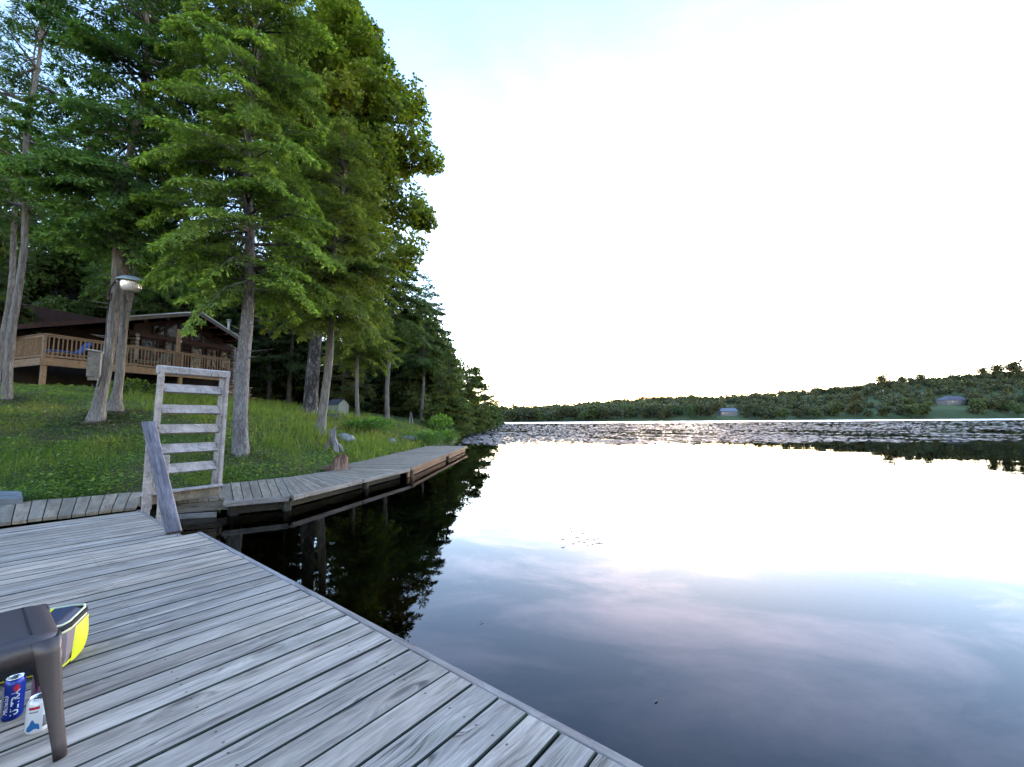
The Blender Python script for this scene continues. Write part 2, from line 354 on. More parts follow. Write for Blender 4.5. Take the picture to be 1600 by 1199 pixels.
def simple(name, col, rough=.6, metal=0, spec=.4, var=0, sc=8, bump=0):
    m = NT(name); c = col; nr = None
    if var:
        n = m.noise(m.obj(), sc, 5, .6); c = m.mix(m.rng(n, .3, .7), tuple(q*(1-var) for q in col), tuple(min(1, q*(1+var)) for q in col))
        if bump: nr = m.bump(n, .4, bump)
    return m.done(m.pbr(c, rough, nr, metal, spec))
M_shingle = simple('grey_shingles', (.075, .075, .085), .9, var=.3, sc=6, bump=.02)
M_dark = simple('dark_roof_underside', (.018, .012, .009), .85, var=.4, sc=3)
M_metal = simple('galvanised_metal', (.42, .45, .47), .38, .7, var=.12, sc=20)
M_lamp = simple('lamp_hood_paint', (.28, .34, .36), .45, var=.25, sc=25)
M_iron = simple('rusty_bracket', (.05, .03, .022), .8, var=.4, sc=40)
M_cable = simple('black_cable', (.02, .02, .022), .55)
M_rock = simple('grey_granite', (.20, .205, .21), .85, var=.45, sc=6, bump=.03)
M_slab = simple('grey_concrete', (.17, .175, .175), .9, var=.3, sc=9, bump=.01)
M_plastic = simple('brown_resin', (.078, .061, .058), .40, spec=.45, var=.10, sc=120, bump=.0006)
M_groove = simple('groove_shadow_brown', (.012, .010, .010), .6)
M_shed = simple('pale_shed_paint', (.30, .31, .24), .8, var=.15)
M_white = simple('white_trim', (.62, .63, .62), .6, var=.1)
M_blue = simple('blue_cushion', (.03, .10, .34), .8, var=.25, sc=6)
M_greenc = simple('sage_cushion', (.12, .145, .09), .85, var=.2, sc=5)
def glassmat():
    m = NT('window_glass'); return m.done(m.pbr((.012, .010, .009), .05, m.bump(m.noise(m.obj(), 5.0, 3), .5, .05), spec=.3))
M_glass = glassmat()
def diffuser():
    m = NT('ribbed_lamp_glass'); x, y, z = m.sep(m.obj()); a = m.math('ARCTAN2', y, x)
    return m.done(m.pbr((.66, .60, .56), .18, m.bump(m.math('SINE', m.math('MULTIPLY', a, 34)), .6, .004), spec=.7, Transmission_Weight=.35))
M_diff = diffuser()

def soil():
    m = NT('lawn_soil'); p = m.pos(); a = m.noise(p, .9, 6, .6); b = m.noise(p, 14, 6, .7); c = m.noise(p, 60, 3, .7)
    green = m.ramp(m.math('ADD', m.math('MULTIPLY', b, .6), m.math('MULTIPLY', c, .4)), [(.3, (.030, .050, .014)), (.5, (.060, .095, .024)), (.72, (.105, .145, .040))])
    brown = m.ramp(b, [(.3, (.045, .038, .020)), (.6, (.115, .092, .050)), (.8, (.17, .14, .085))])
    col = m.mix(m.rng(a, .46, .60, 0, .9, True), green, brown)
    x, y, z = m.sep(p); far = m.rng(y, 200, 240); fn = m.noise(p, .02, 4, .6)
    meadow = m.ramp(fn, [(.35, (.075, .095, .036)), (.65, (.135, .160, .062))])
    col = m.mix(far, col, meadow)
    mud = m.rng(z, .12, -.05); col = m.mix(mud, col, m.mix(m.rng(b, .4, .7), (.030, .030, .020), (.075, .075, .050)))
    return m.done(m.pbr(col, .95, m.bump(m.math('ADD', b, c), .5, .03), spec=.1))
M_soil = soil()

def water():
    m = NT('lake_water'); p = m.pos()
    w1 = m.noise(m.vmul(p, (.10, .55, 1)), 1, 3, .5, .3); w2 = m.noise(m.vmul(p, (1.1, 2.6, 1)), 1, 2, .5)
    patch = m.rng(m.noise(m.vmul(p, (.05, .16, 1)), 1, 2), .42, .62, .15, 1, True)
    x, y, z = m.sep(p); right = m.rng(m.math('SUBTRACT', x, m.math('MULTIPLY', y, .2)), 0, 9, .25, 1, True)
    h = m.math('MULTIPLY', m.math('ADD', w1, m.math('MULTIPLY', w2, .10)), m.math('MULTIPLY', patch, right))
    n = m.bump(h, .9, .018)
    fr = m.n.new('ShaderNodeFresnel'); fr.inputs['IOR'].default_value = 1.33; m.l.new(n, fr.inputs['Normal'])
    g = m.n.new('ShaderNodeBsdfAnisotropic') if False else m.n.new('ShaderNodeBsdfGlossy'); m.set(g.inputs['Roughness'], m.rng(y, 165, 185, .012, .34)); g.inputs['Color'].default_value = (1, 1, 1, 1); m.l.new(n, g.inputs['Normal'])
    t = m.n.new('ShaderNodeBsdfTransparent'); t.inputs['Color'].default_value = (.20, .22, .17, 1)
    x = m.n.new('ShaderNodeMixShader'); m.l.new(fr.outputs[0], x.inputs[0]); m.l.new(t.outputs[0], x.inputs[1]); m.l.new(g.outputs[0], x.inputs[2])
    return m.done(x.outputs[0])
M_water = water()

# ------------------------------------------------------------------ ground and water
def axis(lo, hi, near_lo, near_hi, step, grow):
    v = list(np.arange(near_lo, near_hi+1e-6, step)); s = step; a = v[-1]
    while a < hi: s *= grow; a += s; v.append(a)
    s = step; a = v[0]; left = []
    while a > lo: s *= grow; a -= s; left.append(a)
    return np.array(left[::-1]+v)
gx = axis(-560, 700, -30, 4, .3, 1.055); gy = axis(-120, 760, 3, 34, .3, 1.045)
X, Y = np.meshgrid(gx, gy); Z = ground(X, Y)
nx, ny = len(gx), len(gy); V = np.stack([X.ravel(), Y.ravel(), Z.ravel()], 1).astype(np.float32)
ii = (np.arange(ny-1)[:, None]*nx+np.arange(nx-1)[None]).ravel(); Fq = np.stack([ii, ii+1, ii+nx+1, ii+nx], 1).astype(np.int32)
me = bpy.data.meshes.new('ground'); me.vertices.add(len(V)); me.vertices.foreach_set('co', V.ravel()); me.loops.add(Fq.size)
me.loops.foreach_set('vertex_index', Fq.ravel()); me.polygons.add(len(Fq)); me.polygons.foreach_set('loop_start', np.arange(0, Fq.size, 4, dtype=np.int32)); me.update(calc_edges=True)
tag(link('ground', me, M_soil, smooth=True), kind='structure')
tag(link('lake_water', mesh_from('lake_water', [(-540,-110,0),(680,-110,0),(680,600,0),(-540,600,0)], [(0,1,2,3)]), M_water), kind='structure')

# ------------------------------------------------------------------ dock
A = Vector((-.7804, .6252, 0)); B = Vector((-.6252, -.7804, 0))          # A: along the dock edge, B: along the boards, inland
O = Vector((-3.22, 4.35, 0)); DZ = .20                                   # far outer corner, top of the boards
def dk(t, w, z=DZ): return O+A*t+B*w+Vector((0, 0, z))
Rdock = Matrix((B, -A, Vector((0, 0, 1)))).transposed()                  # local X = along a board
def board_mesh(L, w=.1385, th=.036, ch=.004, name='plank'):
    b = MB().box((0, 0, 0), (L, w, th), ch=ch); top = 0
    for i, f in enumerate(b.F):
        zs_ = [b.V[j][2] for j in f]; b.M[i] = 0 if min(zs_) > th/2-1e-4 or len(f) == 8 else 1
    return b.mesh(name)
dock = empty('dock', dk(-2, 2), 'large weathered grey floating dock platform with the stool and cans on it', 'dock')
def place(o, M3, loc, parent):
    o.matrix_basis = Matrix.Translation(loc) @ M3.to_4x4(); return child(o, parent)
pitch = .1455
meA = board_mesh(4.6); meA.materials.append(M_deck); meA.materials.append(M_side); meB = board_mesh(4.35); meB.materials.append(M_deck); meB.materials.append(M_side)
k = 0; t = -pitch/2-.004
while t > -7.2:
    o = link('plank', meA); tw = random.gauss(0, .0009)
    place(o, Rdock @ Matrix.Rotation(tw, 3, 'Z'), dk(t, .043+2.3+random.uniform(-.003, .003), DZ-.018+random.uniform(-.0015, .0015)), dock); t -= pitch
t = pitch/2; j = 0
while t < 1.95:
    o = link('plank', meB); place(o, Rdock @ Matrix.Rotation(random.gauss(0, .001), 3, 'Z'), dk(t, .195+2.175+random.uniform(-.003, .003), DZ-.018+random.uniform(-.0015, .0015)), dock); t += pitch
for a, b in ((-.001, -2.45), (-2.453, -4.9), (-4.903, -7.3)):
    MBo = MB(); MBo.beam((0, 0, 0), (abs(b-a), 0, 0), .038, .16, ch=.004); o = MBo.build('edge_board', M_trim)
    Rm = Matrix((-A, -B, Vector((0, 0, 1)))).transposed(); place(o, Rm, dk(a, .019, DZ-.079), dock)
o = MB().beam((0, 0, 0), (1.98, 0, 0), .038, .15, ch=.004).build('edge_board', M_trim); place(o, Matrix((A, B, Vector((0, 0, 1)))).transposed(), dk(.0, .172, DZ-.076), dock)
o = MB().beam((0, 0, 0), (.15, 0, 0), .036, .15, ch=.004).build('edge_board', M_trim); place(o, Matrix((B, -A, Vector((0, 0, 1)))).transposed(), dk(.018, .0, DZ-.095), dock)
for w in (.4, 1.6, 2.8, 4.0):
    o = MB().beam((0, 0, 0), (9.0, 0, 0), .05, .14).build('joist', M_wetshade); place(o, Matrix((A, B, Vector((0, 0, 1)))).transposed(), dk(-7.2, w, DZ-.11), dock)
for tt in (-5.6, -3.4, -1.0, 1.0):
    o = MB().lathe([(.0, -.26), (.22, -.26), (.25, -.2), (.25, .05), (.22, .12), (0, .12)], 16).build('float_drum', M_wetshade); place(o, Matrix.Identity(3), dk(tt, 1.2, -.05), dock)

# ------------------------------------------------------------------ boardwalk along the shore
WZ = .23
def W2(x, y): return Vector((x, y, WZ))
front = [W2(-8.4, 1.95), W2(-5.72, 4.64), W2(-4.93, 5.48)]; back = [W2(-9.8, 3.1), W2(-7.09, 5.78), W2(-5.93, 6.71)]
walk = empty('boardwalk', (-5.2, 7.0, 0), 'grey plank boardwalk along the foot of the lawn, ending at the far corner', 'boardwalk')
def strip(f0, f1, b0, b1, pitch=.15, M=M_walk, gap=.012):
    L = max((f1-f0).length, (b1-b0).length); n = max(1, round(L/pitch))
    for i in range(n):
        ga = gap/2/L
        p = [f0.lerp(f1, i/n+ga), f0.lerp(f1, (i+1)/n-ga), b0.lerp(b1, (i+1)/n-ga), b0.lerp(b1, i/n+ga)]
        dz = random.uniform(-.004, .004); c = sum(p, Vector())/4; x = ((p[2]+p[3])/2-(p[0]+p[1])/2).normalized(); y = Vector((0, 0, 1)).cross(x)
        R = Matrix((x, y, Vector((0, 0, 1)))).transposed(); Ri = R.transposed(); V = []
        for z in (0, -.036):
            for q in p: e = Ri @ (q-c); V.append((e.x, e.y, z))
        me = mesh_from('plank', V, [(0, 1, 2, 3), (7, 6, 5, 4), (0, 4, 5, 1), (1, 5, 6, 2), (2, 6, 7, 3), (3, 7, 4, 0)]); me.materials.append(M)
        me.flip_normals(); place(link('plank', me), R, c+Vector((0, 0, dz)), walk)
strip(front[0], front[1], back[0], back[1]); strip(front[1], front[2], back[1], back[2])
mid0f, mid1f = W2(-4.82, 5.80), W2(-4.15, 6.12); mid0b, mid1b = W2(-5.90, 6.74), W2(-5.21, 7.38)
strip(mid0f, mid1f, mid0b, mid1b)
segs = [(W2(-4.01, 5.80), W2(-3.30, 6.21), W2(-5.19, 7.42), W2(-4.55, 8.2)),
        (W2(-3.30, 6.21), W2(-2.41, 9.67), W2(-4.55, 8.2), W2(-3.75, 9.9)),
        (W2(-2.40, 9.70), W2(-1.97, 17.9), W2(-4.35, 9.95), W2(-3.72, 18.2))]
for s in segs: strip(*s)
def fasc(a, b, h, dz, M, w=.036, nm='edge_board', out=.0):
    d = (b-a).normalized(); n = Vector((d.y, -d.x, 0)); a = a+n*(out+w/2)+Vector((0, 0, dz-h/2)); b = b+n*(out+w/2)+Vector((0, 0, dz-h/2)); L = (b-a).length
    o = MB().beam((0, 0, 0), (L, 0, 0), w, h, ch=.004).build(nm, M); place(o, Matrix((d, Vector((-d.y, d.x, 0)), Vector((0, 0, 1)))).transposed(), a, walk)
fasc(W2(-4.01, 5.80), W2(-3.32, 6.20), .075, .004, M_trim); fasc(W2(-3.29, 6.23), W2(-2.87, 7.9), .075, .004, M_trim); fasc(W2(-2.865, 7.92), W2(-2.41, 9.66), .075, .004, M_trim)
fasc(W2(-2.40, 9.72), W2(-2.19, 13.8), .08, .004, M_glowbrown); fasc(W2(-2.188, 13.83), W2(-1.975, 17.9), .08, .004, M_glowbrown)  # far edge boards carry the warm glow in their colour
for a, b in ((W2(-4.0, 5.86), W2(-3.38, 6.25)), (W2(-3.38, 6.27), W2(-2.50, 9.66)), (W2(-2.49, 9.74), W2(-2.06, 17.8))): fasc(a, b, .13, -.085, M_glowbrown if b.y > 12 else M_wetshade, nm='frame_beam', out=0 if b.y > 12 else -.16)  # near beams painted dark for under-edge shade, far ones warm for the glow
fasc(W2(-4.86, 5.86), W2(-4.02, 6.22), .13, -.045, M_walk, nm='retaining_board'); fasc(W2(-4.86, 5.72), W2(-4.2, 5.95), .07, -.165, M_trim, nm='retaining_board')
o = MB().tube([W2(-2.40, 9.70)+Vector((0.05, 0, -.04)), W2(-2.40, 9.70)+Vector((.05, 0, -.5))], .045, 10).build('post', M_glowbrown); child(o, walk)
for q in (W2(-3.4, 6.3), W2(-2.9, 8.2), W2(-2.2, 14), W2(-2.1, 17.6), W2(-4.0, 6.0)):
    o = MB().tube([q+Vector((0, 0, -.05)), q+Vector((0, 0, -1.4))], .06, 9).build('post', M_wetshade); child(o, walk)
# one closing timber at the far end
fasc(W2(-1.975, 17.93), W2(-3.72, 18.23), .10, .0, M_walk)

# ------------------------------------------------------------------ swim ladder folded up beside the dock
lad = empty('swim_ladder', (-4.75, 5.45, DZ), 'tall silvery wooden swim ladder standing folded up at the dock corner, with broad treads', 'ladder')
bl, br = Vector((-4.83, 5.57, 0)), Vector((-4.46, 6.22, 0)); ld = (br-bl).normalized(); ln = Vector((ld.y, -ld.x, 0))   # ln faces the camera
lean = Vector((.03, .01, 0))
def lp(s, z, n=0): return bl.lerp(br, s)+Vector((0, 0, z))+lean*((z-.2)/1.8)+ln*n
for s, nm in ((-.01, 'stringer'), (1.01, 'stringer')):
    child(MB().beam(lp(s, .30), lp(s, 2.0), .04, .13, up=ln, ch=.005).build(nm, M_ladder), lad)
for z in (1.80, 1.51, 1.235, .965, .69):
    # each tread is a board tilted so that its broad face is turned up and outwards
    up = Vector((0, 0, 1))*.80-ln*.60
    child(MB().beam(lp(.025, z, .01), lp(.975, z, .01), .036, .15, up=up, ch=.004).build('tread', M_ladder), lad)
child(MB().beam(lp(-.10, 2.045, .06), lp(1.08, 2.045, .06), .09, .115, up=(0, 0, 1), ch=.018).build('top_rail', M_ladder), lad)
child(MB().beam(lp(-.20, .40, .12), lp(1.05, .40, .12), .13, .03, ch=.004).build('tread', M_ladder), lad)
child(MB().beam(lp(-.20, .315, .10), lp(1.02, .315, .10), .032, .12, ch=.004).build('riser_board', M_walk), lad)
child(MB().beam(lp(-.06, .20, .09), lp(-.05, 2.02, .09), .038, .085, up=ln, ch=.004).build('side_rail', M_ladder), lad)
child(MB().beam(lp(1.045, .40, .075), lp(1.04, 2.0, .07), .038, .075, up=ln, ch=.004).build('side_rail', M_ladder), lad)
# sloping hand rail from the notch corner up to the ladder, on two posts
hr = empty('hand_rail', dk(.2, .25), 'dark grey sloping hand rail rising from the dock boards in front of the ladder', 'handrail')
ra, rb = Vector((-3.44, 4.27, DZ+.0)), Vector((-4.60, 5.20, 1.32))
d = (rb-ra).normalized(); side = Vector((.6252, .7804, 0)); upv = side.cross(d)
M3 = Matrix((d, side, d.cross(side))).transposed()
me = MB().box((.0, 0, 0), ((rb-ra).length, .135, .04), ch=.012).mesh('rail'); me.materials.append(M_ladrail)
o = link('rail', me); place(o, M3, (ra+rb)/2+Vector((0, 0, .01)), hr)
def post(a, b, w=.085, th=.038):
    child(MB().beam(a, b, th, w, up=B, ch=.004).build('post', M_ladder), hr)
pa = Vector((-4.70, 5.36, 0)); post(pa+Vector((0, 0, .07)), pa+Vector((.0, .0, 1.26)))
pb = Vector((-4.26, 5.08, 0)); post(pb+Vector((0, 0, .03)), pb+Vector((0, 0, .93)))

# ------------------------------------------------------------------ stool on the dock
st = empty('side_stool', (-1.9, 1.45, DZ), 'dark brown resin stool with grooved top at the left edge of the dock', 'stool')
TH = .408; c1 = Vector((-1.555, 1.485, 0)); ta = Vector((-.80, .60, 0)); tb = Vector((-.60, -.80, 0)); SL = .44
def tp(i, j, z): return c1+ta*i+tb*j+Vector((0, 0, DZ+z))
ctr = tp(SL/2, SL/2, 0)
def rsq(h, r, n=6):
    P = []
    for cx_, cy_, a0 in ((h-r, h-r, 0), (-h+r, h-r, 90), (-h+r, -h+r, 180), (h-r, -h+r, 270)):
        for i in range(n+1): a = math.radians(a0+90*i/n); P.append((cx_+r*math.cos(a), cy_+r*math.sin(a)))
    return P
mb = MB(); rings = []
H0 = SL/2
for (h, r, z) in ((H0-.055, .03, TH), (H0-.03, .04, TH-.003), (H0-.010, .05, TH-.012), (H0, .055, TH-.03), (H0+.002, .055, TH-.075), (H0-.010, .05, TH-.078), (H0-.012, .05, TH-.03)):
    rings.append([ctr+ta*x+tb*y+Vector((0, 0, z)) for x, y in rsq(h, r)])
n = len(rings[0]); Vv = [p for r_ in rings for p in r_]; Ff = [tuple(range(n))]
for i in range(len(rings)-1):
    for k2 in range(n): Ff.append((i*n+(k2+1) % n, i*n+k2, (i+1)*n+k2, (i+1)*n+(k2+1) % n))
mb.add(Vv, Ff); child(mb.build('seat', M_plastic, smooth=True), st)
gr = MB(); gr.beam(tp(.05, .07, TH+.0004), tp(SL-.05, .07, TH+.0004), .006, .002)
child(gr.build('seat_groove', M_groove), st)
gr = MB(); gr.beam(tp(.05, SL-.07, TH+.0004), tp(SL-.05, SL-.07, TH+.0004), .006, .002); child(gr.build('seat_groove', M_groove), st)
def leg(i, j, si, sj):
    """curved angle-section leg: a rounded L that narrows and sweeps outwards to its foot"""
    P = []; ks = 9
    for k_ in range(ks):
        f = k_/(ks-1); z = (TH-.018)*(1-f)+.002; w = .034*(1-f)**1.6+.036; fl = .034*f-.004*math.sin(f*math.pi)
        if k_ == 0: w *= 1.02
        o_ = tp(i, j, z)+ta*(si*(-fl))+tb*(sj*(-fl)); th = .012
        prof = [(w, 0), (w*.35, -.004), (.016, .002), (.004, .012), (-.002+.004, .028), (0, w), (th, w), (th+.003, .030), (.024, .020), (w, th)]
        prof = [(w, 0.0), (.03, 0), (.010, .004), (.004, .010), (0, .03), (0, w), (th, w), (th, .03), (.018, .018), (.03, th), (w, th)]
        P.append([o_+ta*(si*a)+tb*(sj*b) for a, b in prof])
    n = len(P[0]); V = [p for r_ in P for p in r_]; F = []
    for q in range(ks-1):
        for k_ in range(n): F.append((q*n+k_, q*n+(k_+1) % n, (q+1)*n+(k_+1) % n, (q+1)*n+k_))
    F += [tuple(range(n))[::-1], tuple(range((ks-1)*n, ks*n))]
    m_ = MB().add(V, F); o = m_.build('leg', M_plastic, smooth=True)
    child(o, st)
leg(0, 0, 1, 1); leg(SL, 0, -1, 1); leg(0, SL, 1, -1); leg(SL, SL, -1, -1)

# ------------------------------------------------------------------ cans
M_canw = simple('can_white', (.72, .73, .74), .3, .1); M_canblue = simple('can_blue', (.010, .035, .30), .28, .25)
M_cansil = simple('can_silver', (.62, .64, .66), .25, .9); M_canred = simple('can_red', (.50, .02, .05), .35); M_canpink = simple('can_pink', (.36, .17, .27), .35, .2)
M_ink = simple('can_grey_ink', (.16, .15, .17), .4); M_dk = simple('can_opening', (.01, .01, .01), .5); M_lblue = simple('can_fish_blue', (.02, .14, .36), .35)
def text_mesh(txt, size, shear=0, bold=0):
    cu = bpy.data.curves.new('lettering', 'FONT'); cu.body = txt; cu.size = size; cu.shear = shear; cu.offset = bold; cu.align_x = 'CENTER'; cu.align_y = 'CENTER'; cu.resolution_u = 3
    o = bpy.data.objects.new('lettering', cu); C.objects.link(o); dg = bpy.context.evaluated_depsgraph_get(); me = bpy.data.meshes.new_from_object(o.evaluated_get(dg))
    bpy.data.objects.remove(o); bpy.data.curves.remove(cu); return me
def wrap(me, r, ang, z, vertical=True):
    for v in me.vertices:
        x, y = v.co.x, v.co.y
        if vertical: x, y = -y, x          # reads upwards
        a = ang+x/r; v.co = (r*math.cos(a), r*math.sin(a), z+y)
    return me
def patch(r, a0, a1, z0, z1, n=10, shape=None):
    V = []; F = []
    for i in range(n+1):
        f = i/n; a = a0+(a1-a0)*f; lo, hi = (z0, z1) if shape is None else shape(f)
        V += [(r*math.cos(a), r*math.sin(a), lo), (r*math.cos(a), r*math.sin(a), hi)]
    for i in range(n): F.append((2*i, 2*i+2, 2*i+3, 2*i+1))
    return MB().add(V, F)
def can(pos, R, H, body, label, face, rz=0):
    """face: angle (world) towards which the printed front looks"""
    e = empty('drink_can', pos, label, 'can', rz=rz)
    MB().lathe([(R*.62, .004), (R*.78, 0), (R*.86, .003), (R, .014), (R, H-.020), (R*.93, H-.010), (R*.80, H-.003)], 32).build('body', body, e, True)
    MB().lathe([(R*.80, H-.003), (R*.82, H), (R*.79, H+.0005), (R*.76, H-.002), (R*.74, H-.006), (0.0001, H-.006)], 32).build('lid', M_cansil, e, True)
    a = face+math.pi
    t_ = MB().lathe([(.0001, H-.0052), (R*.30, H-.0052)], 14, (math.cos(face)*R*.38, math.sin(face)*R*.38, 0)); t_.build('mouth', M_dk, e)
    t_ = MB().box((0, 0, 0), (.022, .012, .0015), ch=.0004); o = t_.build('pull_tab', M_cansil, e); o.location = (math.cos(a)*R*.12, math.sin(a)*R*.12, H-.004); o.rotation_euler = (0, 0, face)
    return e
fc = math.atan2(-1.66, 1.90)
e = can(at_z(18, 1122, DZ), .029, .150, M_canblue, 'tall blue beer can with white lettering under the stool', fc)
patch(.0293, fc-1.6, fc-.95, .018, .128).build('silver_panel', M_cansil, e, True)
link('lettering', wrap(text_mesh('ULTRA', .029, 0, .0008), .0295, fc+.22, .064), M_canw, e)
link('lettering', wrap(text_mesh('Michelob', .019, .35), .0295, fc-.62, .060), M_canw, e)
patch(.0295, fc-.05, fc+.5, 0, 0, 12, lambda f: (.113-.010*math.sin(math.pi*f), .121+.008*math.sin(math.pi*f))).build('red_ribbon', M_canred, e, True)
fc = math.atan2(-1.60, 1.78)
e = can(at_z(58, 1141, DZ), .0325, .120, M_canw, 'short white drink can with a red band and blue fish shape, nearest the stool leg', fc)
patch(.0328, fc-.85, fc+.05, .088, .097).build('red_band', M_canred, e, True)
patch(.0328, fc-.80, fc-.05, .077, .081).build('grey_band', M_ink, e, True)
patch(.0328, fc-.95, fc+.15, 0, 0, 16, lambda f: (.018-.004*math.sin(f*7), .022+.026*math.sin(math.pi*f)**.6*(1-.25*math.sin(f*11)))).build('blue_fish', M_lblue, e, True)
patch(.0328, fc+.35, fc+1.2, .020, .060).build('ingredients_panel', M_cansil, e, True)
e = can(at_z(66, 1092, DZ), .0325, .120, M_canpink, 'pink drink can half hidden behind the stool leg', fc)

# ------------------------------------------------------------------ cooler bag behind the stool
M_bagg = simple('bag_grey_cloth', (.20, .165, .175), .85, var=.15, sc=200, bump=.0005); M_bagy = simple('bag_yellow', (.62, .66, .02), .55, var=.06, sc=60)
M_bagp = simple('bag_pale_piping', (.66, .66, .42), .6); M_bagd = simple('bag_black_mesh', (.018, .018, .02), .8, var=.3, sc=300); M_bagn = simple('bag_navy_lid', (.030, .038, .065), .6)
M_bagt = simple('bag_tan_flap', (.28, .20, .14), .8)
bag = empty('cooler_bag', (-2.2, 2.1, DZ), 'grey and yellow insulated lunch bag lying behind the brown stool', 'bag')
q0 = Vector((-2.04, 1.95, DZ)); fx = Vector((-.87, -.49, 0)).normalized(); fy = Vector((-.49, .87, 0)).normalized(); BL, BD, BH = .42, .27, .205
def bp(i, j, z): return q0+fx*i+fy*j+Vector((0, 0, z))
mb = MB(); rings = []
for f, ins in ((0, .022), (.06, .006), (.3, -.004), (.7, -.004), (.94, .004), (1, .018)):
    rings.append([bp(i, j, BH*f) for i, j in ((ins, ins+.03), (ins+.03, ins), (BL-.03-ins, ins), (BL-ins, ins+.03), (BL-ins, BD-.03-ins), (BL-.03-ins, BD-ins), (ins+.03, BD-ins), (ins, BD-ins-.03))])
V = [p for r_ in rings for p in r_]; F = [tuple(range(8)), tuple(range(40, 48))[::-1]]
for i in range(5):
    for k_ in range(8): F.append((i*8+k_, i*8+(k_+1) % 8, (i+1)*8+(k_+1) % 8, (i+1)*8+k_))
mb.add(V, F); child(mb.build('body', M_bagg, smooth=False), bag)
def loop(z, off, r, M, nm):
    pts = [bp(i, j, z) for i, j in ((-off, .05), (.012-off*.7, .012-off*.7), (.05, -off), (BL-.05, -off), (BL-.01, .01), (BL+off, .05), (BL+off, BD-.05), (BL-.01, BD-.01), (BL-.05, BD+off), (.05, BD+off), (.012-off*.7, BD-.012+off*.7), (-off, BD-.05), (-off, .05))]
    child(MB().tube(pts, r, 6, False).build(nm, M, smooth=True), bag)
loop(BH-.032, .004, .007, M_bagp, 'piping'); loop(BH-.015, .005, .010, M_bagd, 'zip'); loop(BH+.002, .001, .005, M_bagp, 'piping'); loop(.02, .0, .005, M_bagy, 'piping')
child(MB().box(bp(.075, BD/2, BH+.004), (.075, BD-.05, .010), Matrix((fx, fy, Vector((0, 0, 1)))).transposed(), ch=.003).build('lid_panel', M_bagn), bag)
child(MB().box(bp(.125, BD/2, BH+.006), (.016, BD-.05, .010), Matrix((fx, fy, Vector((0, 0, 1)))).transposed(), ch=.003).build('lid_stripe', M_bagy), bag)
child(MB().box(bp(.25, BD/2, BH+.003), (.22, BD-.05, .010), Matrix((fx, fy, Vector((0, 0, 1)))).transposed(), ch=.003).build('lid_flap', M_bagt), bag)
child(MB().box(bp(BL/2, -.010, .10), (BL-.08, .012, .15), Matrix((fx, fy, Vector((0, 0, 1)))).transposed(), ch=.004).build('mesh_pocket', M_bagd), bag)
child(MB().box(bp(BL/2, -.014, .185), (BL-.06, .014, .016), Matrix((fx, fy, Vector((0, 0, 1)))).transposed(), ch=.004).build('pocket_hem', M_bagy), bag)
V = []; F = []; nn = 10                      # bulging yellow end pocket
for a in range(nn+1):
    for b_ in range(nn+1):
        u_, v_ = a/nn, b_/nn; bul = .022*(math.sin(math.pi*u_)**.6)*(math.sin(math.pi*min(1, v_*.92+.08))**.7)
        V.append(bp(-.004-bul, .10+(BD-.115)*u_+.03*(v_-.5), .010+.145*v_))
for a in range(nn):
    for b_ in range(nn): F.append((a*(nn+1)+b_, a*(nn+1)+b_+1, (a+1)*(nn+1)+b_+1, (a+1)*(nn+1)+b_))
child(MB().add(V, F).build('end_pocket', M_bagy, smooth=True), bag)

# ------------------------------------------------------------------ cottage
P0 = Vector((-19.66, 17.0, 0)); cd = Vector((.342, .940, 0)); cnb = Vector((-.940, .342, 0)); FLOOR = 4.12
def cw(s, n, z): return P0+cd*s+cnb*n+Vector((0, 0, z))
def onp(u, v, n):
    r = ray(u, v); q = P0+cnb*n; a = cnb.dot(q)/cnb.dot(r); p = r*a; p2 = Vector((p.x, p.y, 0)); return cd.dot(p2-q), CAM_Z+p.z, p
cot = empty('log_cottage', cw(6, 4, FLOOR-1), 'dark brown log cottage with low gabled roof behind its long railed deck', 'cottage')
def cbox(mb, s0, s1, n0, n1, z0, z1, mi=0): return mb.box(cw((s0+s1)/2, (n0+n1)/2, (z0+z1)/2), (abs(s1-s0), abs(n1-n0), abs(z1-z0)), Matrix((cd, cnb, Vector((0, 0, 1)))).transposed(), mi)
def cpart(mb, nm, M, par=None, sm=False): return child(mb.build(nm, M, smooth=sm), par or cot)
NF = 1.9; NWALL = 3.2
sL, zL, _ = onp(30, 507, NF); sA, zA, _ = onp(312, 487.5, NF); sR, zR, _ = onp(371, 526, NF)
slopeR = (zR-zA)/(sR-sA); sR2 = sR+.35; zR2 = zA+slopeR*(sR2-sA)
